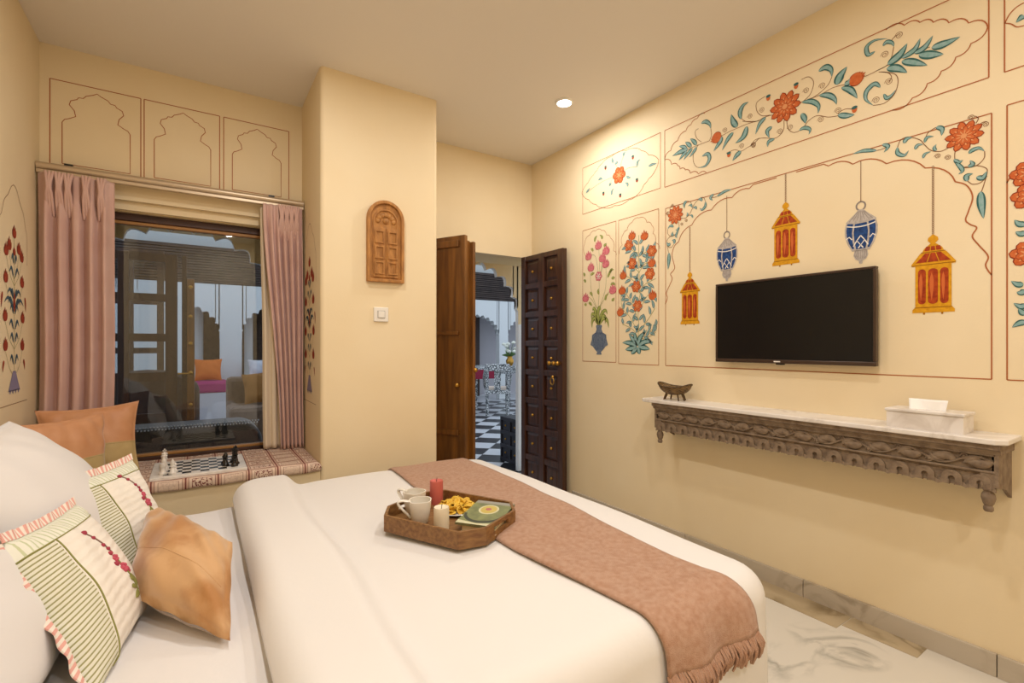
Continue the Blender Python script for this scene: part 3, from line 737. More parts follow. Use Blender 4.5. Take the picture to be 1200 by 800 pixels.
def quilt_mats():
    def base(name, fnbuild):
        m = bpy.data.materials.new(name); m.use_nodes = True; nt = m.node_tree; b = nt.nodes['Principled BSDF']; b.inputs['Roughness'].default_value = .9; b.inputs['Specular IOR Level'].default_value = .15
        fnbuild(nt, nt.nodes, nt.links, b); return m
    def stripes(nt, N, Lk, b, axis=1, freq=36., ca='#E4E0CE', cb='#9A9668', duty=.66):
        tc = N.new('ShaderNodeTexCoord'); sp = N.new('ShaderNodeSeparateXYZ'); Lk.new(tc.outputs['UV'], sp.inputs[0])
        ml = N.new('ShaderNodeMath'); ml.operation = 'MULTIPLY'; ml.inputs[1].default_value = freq; Lk.new(sp.outputs[axis], ml.inputs[0])
        fr = N.new('ShaderNodeMath'); fr.operation = 'FRACT'; Lk.new(ml.outputs[0], fr.inputs[0])
        gt = N.new('ShaderNodeMath'); gt.operation = 'GREATER_THAN'; gt.inputs[1].default_value = duty; Lk.new(fr.outputs[0], gt.inputs[0])
        mx = N.new('ShaderNodeMixRGB'); mx.inputs[1].default_value = srgb(ca); mx.inputs[2].default_value = srgb(cb); Lk.new(gt.outputs[0], mx.inputs[0]); Lk.new(mx.outputs[0], b.inputs['Base Color'])
        sn = N.new('ShaderNodeMath'); sn.operation = 'PINGPONG'; sn.inputs[1].default_value = .5; Lk.new(ml.outputs[0], sn.inputs[0])
        bp = N.new('ShaderNodeBump'); bp.inputs['Strength'].default_value = .5; bp.inputs['Distance'].default_value = .004; Lk.new(sn.outputs[0], bp.inputs['Height']); Lk.new(bp.outputs[0], b.inputs['Normal'])
    def body(nt, N, Lk, b):
        b.inputs['Base Color'].default_value = srgb('#F0E8DC')
        tc = N.new('ShaderNodeTexCoord'); wv = N.new('ShaderNodeTexWave'); wv.wave_type = 'BANDS'; wv.bands_direction = 'Y'; wv.inputs['Scale'].default_value = 4.5; wv.inputs['Distortion'].default_value = 2.2; wv.inputs['Detail'].default_value = 2; wv.inputs['Detail Scale'].default_value = 2.5
        Lk.new(tc.outputs['UV'], wv.inputs['Vector'])
        bp = N.new('ShaderNodeBump'); bp.inputs['Strength'].default_value = .35; bp.inputs['Distance'].default_value = .006; Lk.new(wv.outputs['Fac'], bp.inputs['Height']); Lk.new(bp.outputs[0], b.inputs['Normal'])
    return [base('quilted_cotton', body), base('green_striped_band', stripes), base('pale_green_band', lambda *a: stripes(*a, axis=0, freq=24, ca='#EBE9DA', cb='#C9CDA8', duty=.72))]
QM = quilt_mats(); m_pink = mat('pink_trim', '#E3A79B', .9); m_cream = mat('cream_trim', '#EFE3D6', .9)
m_emb_p = mat('pink_embroidery', '#C8566A', .85); m_emb_d = mat('rose_embroidery', '#A83E50', .85); m_emb_g = mat('green_embroidery', '#8C8A48', .85); m_emb_b = mat('brown_embroidery', '#8A6A5A', .85)
def quilted(c4, label, seed, bandw=.25, topw=.86):
    e, P, N_ = plain_pillow(c4, .065, label, seed, QM, lambda u, v: (2 if v > topw else (1 if u < bandw else 0)), pinch=.06, name='quilted_pillow', group='quilted pillows with embroidered flowers', wr=.003)
    # seam cords
    MB().tube([P(bandw * 2 - 1, -1 + (topw * 2) * i / 40, 1) + N_ * .0006 for i in range(41)], .0022, 6).build('piping', m_emb_g, e, smooth=60)
    MB().tube([P(-1 + 2 * i / 40, topw * 2 - 1, 1) + N_ * .0006 for i in range(41)], .0018, 6).build('piping', m_emb_g, e, smooth=60)
    # pink and cream striped flange on the left and top edges
    n = 24
    for nm, f in (('striped_trim', lambda k: (P(-1, -1 + 2 * k, 1), (P(-1, -1 + 2 * k, 1) - P(-.9, -1 + 2 * k, 1)))), ('striped_trim', lambda k: (P(-1 + 2 * k, 1, 1), (P(-1 + 2 * k, 1, 1) - P(-1 + 2 * k, .9, 1))))):
        mb = MB(); V = []; F = []
        for i in range(2 * n + 1):
            p, d = f(i / (2 * n)); d = (p - (sum((Vector(q) for q in c4), Vector()) / 4)); d = (d - N_ * d.dot(N_)); 
            p0, dd = f(i / (2 * n)); dd = (dd - N_ * dd.dot(N_)).normalized()
            wv = .004 * math.sin(i * .9 + seed)
            V += [p0 + N_ * .001, p0 + dd * .026 + N_ * (.002 + wv)]
        for i in range(2 * n): F.append((2 * i, 2 * i + 1, 2 * i + 3, 2 * i + 2))
        mb.v = [tuple(v) for v in V]; mb.f = F; mb.m = [(i // 1) % 2 for i in range(2 * n)]
        q = mb.build(nm, [m_pink, m_cream], e); q.modifiers.new('t', 'SOLIDIFY').thickness = .003
    return e, P, N_
def embroider(e, P, N_, items):
    for name, m, kind, data in items:
        mb = MB()
        if kind == 'line':
            pts = smooth_pts([(a, b, 0) for a, b in data], 5); mb.tube([P(p.x, p.y, 1) + N_ * .001 for p in pts], .002, 6)
        elif kind == 'flower':
            (cs, ct, r) = data
            for k in range(5):
                a = 2 * PI * k / 5 + .4; c = P(cs + r * .62 * math.cos(a), ct + r * .62 * math.sin(a), 1) + N_ * .001
                mb.ball(c, .0085 * r / .09, 8, sc=(1, 1, 1))
        elif kind == 'bud':
            for cs, ct, r in data: mb.ball(P(cs, ct, 1), r, 8)
        elif kind == 'leaf':
            a, b, c_, w_ = data; pts = smooth_pts([(a[0], a[1], 0), (b[0], b[1], 0), (c_[0], c_[1], 0)], 5)
            mb.tube([P(p.x, p.y, 1) + N_ * .0008 for p in pts], [max(.0012, w_ * math.sin(PI * i / (len(pts) - 1))) for i in range(len(pts))], 8, flat=(N_, .3))
        mb.build(name, m, e, smooth=60)
def spray(sx, sy, k=1.):
    F = lambda a, b: (sx + a * k, sy + b * k)
    return [('stem', m_emb_g, 'line', [F(.0, -.55), F(-.04, -.25), F(-.10, .05), F(-.14, .30)]), ('stem', m_emb_b, 'line', [F(-.14, .42), F(-.22, .65), F(-.34, .90), F(-.45, 1.05)]),
            ('flower', m_emb_p, 'flower', (*F(-.10, .0), .10 * k)), ('flower', m_emb_p, 'flower', (*F(-.15, .26), .075 * k)), ('flower', m_emb_d, 'flower', (*F(-.02, -.10), .06 * k)),
            ('bud', m_emb_d, 'bud', [(*F(-.24, .16), .008), (*F(-.19, .40), .007), (*F(-.23, .62), .006), (*F(-.33, .86), .006), (*F(-.45, 1.05), .008), (*F(-.17, .5), .006)]),
            ('leaf', m_emb_g, 'leaf', (F(.0, -.5), F(-.10, -.42), F(-.20, -.40), .008)), ('leaf', m_emb_g, 'leaf', (F(.0, -.52), F(-.08, -.58), F(-.17, -.62), .008)), ('leaf', m_emb_g, 'leaf', (F(.0, -.5), F(.03, -.35), F(.0, -.18), .008)), ('leaf', m_emb_g, 'leaf', (F(-.02, -.35), F(-.07, -.28), F(-.10, -.20), .006))]
q1 = quilted(((-.385, 1.60, .815), (-.315, 1.99, .79), (-.115, 1.80, .515), (-.185, 1.385, .50)), 'nearest quilted white pillow with green striped band and pink flower embroidery', 21)
embroider(*q1, spray(.36, -.22, .75))
q2 = quilted(((-.385, 2.14, .82), (-.215, 2.415, .83), (-.10, 2.28, .53), (-.20, 1.98, .52)), 'quilted white pillow with green striped band behind the tan velvet pillow', 33)
embroider(*q2, spray(.42, -.05, .75))
m_velvet = mat('tan_velvet', '#D0A474', .7, col2='#B27C46', scale=7, detail=5, sheen=.6, bump=.1, bscale=16, mix=(.42, .62))
vp = plain_pillow(((-.140, 2.17, .690), (.095, 1.78, .650), (.072, 1.43, .520), (-.165, 1.74, .570)), .110, 'tan crushed velvet pillow lying against the quilted pillows', 41, [m_velvet, m_velvet], None, pinch=.02, name='velvet_pillow', wr=.007)
MB().tube([vp[1](-.9 + 1.8 * i / 30, -.28, 1) + vp[2] * .0002 for i in range(31)], .0011, 6).build('seam', m_velvet, vp[0], smooth=60)

# ------------------------------------------------------------------ tray and what stands in it
TC = Vector((.832, 1.712)); E1 = Vector((.887, .462)); E2 = Vector((-.462, .887)); TZ = .591
def tfr(a, b, d): p = TC + E1 * a + E2 * b; return (p.x, p.y, d)
TK = .95
TO = [(-.197, -.18), (-.11, -.245), (.11, -.245), (.197, -.18), (.197, .18), (.11, .245), (-.11, .245), (-.197, .18)]
TO = [(a * TK, b * TK) for a, b in TO]
tr = empty('wooden_tray', (TC.x, TC.y, TZ), 'octagonal walnut serving tray with handle slots set on the bed', 'tray')
MB().prism([(a * .97, b * .97) for a, b in TO], tfr, TZ - .006, TZ + .008).build('bottom', m_trayin, tr)
for i in range(8):
    a, b = TO[i], TO[(i + 1) % 8]; sc = .945; a2, b2 = (a[0] * sc, a[1] * (.957)), (b[0] * sc, b[1] * .957)
    z0, z1 = TZ - .008, TZ + .054
    mb = MB()
    if i in (1, 5):      # handle sides, with a slot
        def q(f): return (lerp(a[0], b[0], f), lerp(a[1], b[1], f)), (lerp(a2[0], b2[0], f), lerp(a2[1], b2[1], f))
        for f0, f1, s0, s1 in ((0, .25, z0, z1), (.75, 1, z0, z1), (.25, .75, z0, TZ + .022), (.25, .75, TZ + .038, z1)):
            (p0, p0i), (p1, p1i) = q(f0), q(f1); mb.prism([p0, p1, p1i, p0i], tfr, s0, s1)
        mb.build('handle_side', m_tray, tr)
    else:
        mb.prism([a, b, b2, a2], tfr, z0, z1).build('side', m_tray, tr, bevel=.0015)
FZ = TZ + .007
m_porc = mat('white_porcelain', '#EDE6DA', .25, spec=.5, coat=.3)
def mug(x, y, ang, label, h=.088, r=.043):
    e = empty('mug', (x, y, FZ), label, 'mug', 'white mugs on the tray')
    def sq_(r_, z, n=32):
        out = []
        for i in range(n):
            a = 2 * PI * i / n; c, s = math.cos(a), math.sin(a); k = (abs(c) ** 3.2 + abs(s) ** 3.2) ** (-1 / 3.2)
            k = lerp(1, k, .75); out.append((r_ * k * c, r_ * k * s, z))
        return out
    prof = [(.026, 0), (.030, .004), (r * .86, h * .4), (r * .97, h * .8), (r, h), (r - .004, h), (r * .93, h * .8), (r * .8, h * .4), (.024, .008)]
    V = []; F = []; n = 32
    for rr, z in prof: V += sq_(rr, z)
    for j in range(len(prof) - 1):
        for i in range(n): F.append((j * n + i, j * n + (i + 1) % n, (j + 1) * n + (i + 1) % n, (j + 1) * n + i))
    F += [tuple(range(n - 1, -1, -1)), tuple((len(prof) - 1) * n + i for i in range(n))]
    R_ = Matrix.Rotation(ang, 3, 'Z')
    MB().add([R_ @ Vector(v) for v in V], F).build('cup', m_porc, e, smooth=50, local=True)
    hp = smooth_pts([(-r + .006, 0, h * .92), (-r - .022, 0, h * .98), (-r - .040, 0, h * .92), (-r - .034, 0, h * .72), (-r - .004, 0, h * .36), (-r * .84, 0, h * .22)], 5)
    MB().tube([R_ @ Vector(p) for p in hp], .0052, 8, flat=(R_ @ Vector((0, 1, 0)), 1.5)).build('handle', m_porc, e, smooth=60, local=True)
    return e
mug(.722, 1.752, math.radians(-25), 'white square-sided mug with angular handle beside the cream candle')
mug(.745, 1.868, math.radians(-60), 'white square-sided mug standing behind the other mug')
def candle(x, y, r, h, m, label):
    e = empty('pillar_candle', (x, y, FZ), label, 'candle')
    MB().lathe([(r * .98, 0), (r, .004), (r, h - .006), (r * .96, h), (r * .8, h - .003), (.004, h - .006), (.001, h - .006)], (0, 0, 0), 28).build('wax', m, e, smooth=40, local=True)
    MB().tube([(0, 0, h - .008), (.001, 0, h + .002), (.003, 0, h + .011)], .0013, 6).build('wick', m_blackframe, e, local=True)
m_wx1 = mat('cream_wax', '#EBDDC2', .5); m_wx2 = mat('coral_wax', '#C9655A', .5)
candle(.762, 1.645, .0285, .083, m_wx1, 'short cream pillar candle on the tray')
candle(.868, 1.925, .0285, .100, m_wx2, 'coral pink pillar candle on the tray')
pl = MB(); pl.lathe([(.04, 0), (.045, .003), (.075, .008), (.09, .014), (.088, .016), (.07, .010), (.001, .006)], (0, 0, 0), 36)
pe = pl.build('snack_plate', m_porc, None, smooth=40, label='white plate of yellow chips on the tray', cat='plate'); pe.location = (.895, 1.785, FZ)
m_chip = mat('yellow_chip', '#E8C044', .55, col2='#DDAA30', scale=30)
pc = MB()
def chip(k):
    mb = MB(); rr = .019 + .004 * math.sin(k * 2.3); 
    def f(u, v):
        r_ = rr * (.05 + .95 * v); a = 2 * PI * u
        return (r_ * math.cos(a) * (1 + .1 * math.sin(3 * a + k)), r_ * math.sin(a), .006 * math.sin(2 * a + k) * v + .006 * v * v)
    return mb.grid(f, 16, 4)
cps = [chip(k) for k in range(4)]; meshes = []
rnd = random.Random(12)
for k in range(46):
    a = rnd.uniform(0, 2 * PI); r_ = .066 * math.sqrt(rnd.random()); hz = .012 + .030 * (1 - (r_ / .07) ** 2) * rnd.uniform(.35, 1)
    if k < 4: o = cps[k].build('potato_chip', m_chip, None, smooth=70); o.modifiers.new('t', 'SOLIDIFY').thickness = .0025; meshes.append(o)
    else: o = meshes[k % 4].copy(); COL.objects.link(o)
    props(o, 'curled yellow chip heaped on the white plate', 'chip', 'yellow chips on the white plate')
    o.location = (.895 + r_ * math.cos(a), 1.785 + r_ * math.sin(a), FZ + hz); o.rotation_euler = (rnd.uniform(-.6, .6), rnd.uniform(-.6, .6), rnd.uniform(0, 6))
# books
m_page = mat('book_pages', '#D9C39A', .9); m_cov = mat('green_book_cover', '#8A8F5E', .45, col2='#6E7450', scale=30); m_cov2 = mat('pale_book_cover', '#C7B9A0', .5)
m_cdark = mat('cover_dark_band', '#3F453A', .45); m_ccream = mat('cover_cream_print', '#D2CDA8', .5); m_cyel = mat('cover_yellow_print', '#C8B25C', .5); m_cpink = mat('cover_pink_print', '#B86A6A', .5); m_cgrey = mat('cover_grey_band', '#9A968A', .5)
BC = Vector((.935, 1.612)); ang = math.radians(38)
u1 = Vector((math.cos(ang), math.sin(ang))); u2 = Vector((-u1.y, u1.x))
def bfr(z0, tilt=.0):
    return lambda a, b, d: (BC.x + u1.x * a + u2.x * b, BC.y + u1.y * a + u2.y * b, z0 + d + tilt * a)
def book(label, z0, thick, hw, hh, cover, name='book', prints=(), tilt=0., off=(0, 0)):
    f0 = bfr(z0, tilt); f = lambda a, b, d: f0(a + off[0], b + off[1], d)
    e = empty(name, f(0, 0, 0), label, 'book')
    R_ = lambda w_, h_: [(-w_, -h_), (w_, -h_), (w_, h_), (-w_, h_)]
    MB().prism(R_(hw - .004, hh - .003), f, .002, thick - .002).build('pages', m_page, e)
    MB().prism(R_(hw, hh), f, 0, .002).build('cover', cover, e); top = MB().prism(R_(hw, hh), f, thick - .002, thick).build('cover', cover, e)
    for nm, m, pts, k in prints: MB().poly(pts, f, thick + .0003 * k, 0).build(nm, m, top)
    return e
book('thick pale paperback lying under the green magazine', FZ, .030, .10, .068, m_cov2, off=(-.01, -.012))
ell = lambda cx, cy, rx, ry, a0=0, a1=2 * PI, n=24: [(cx + rx * math.cos(lerp(a0, a1, i / n)), cy + ry * math.sin(lerp(a0, a1, i / n))) for i in range(n + (0 if a1 - a0 > 6.2 else 1))]
bk2 = book('green illustrated magazine lying on top in the tray', FZ + .030, .008, .112, .080, m_cov, name='magazine', tilt=.06,
     prints=(('title_band', m_cgrey, [(.085, -.078), (.111, -.078), (.111, .078), (.085, .078)], 1), ('dark_curve', m_cdark, ell(-.02, 0, .075, .078, PI * .5, PI * 1.5), 1), ('green_field', m_cov, ell(-.012, 0, .066, .069, PI * .5, PI * 1.5), 2),
             ('cream_corner', m_ccream, [(-.111, -.078), (-.085, -.078), (-.1, 0), (-.085, .078), (-.111, .078)], 1), ('picture_frame', m_ccream, ell(.03, 0, .045, .040), 2), ('picture', m_cyel, ell(.03, 0, .037, .032), 3), ('picture_flower', m_cpink, ell(.032, .002, .012, .012), 4)))
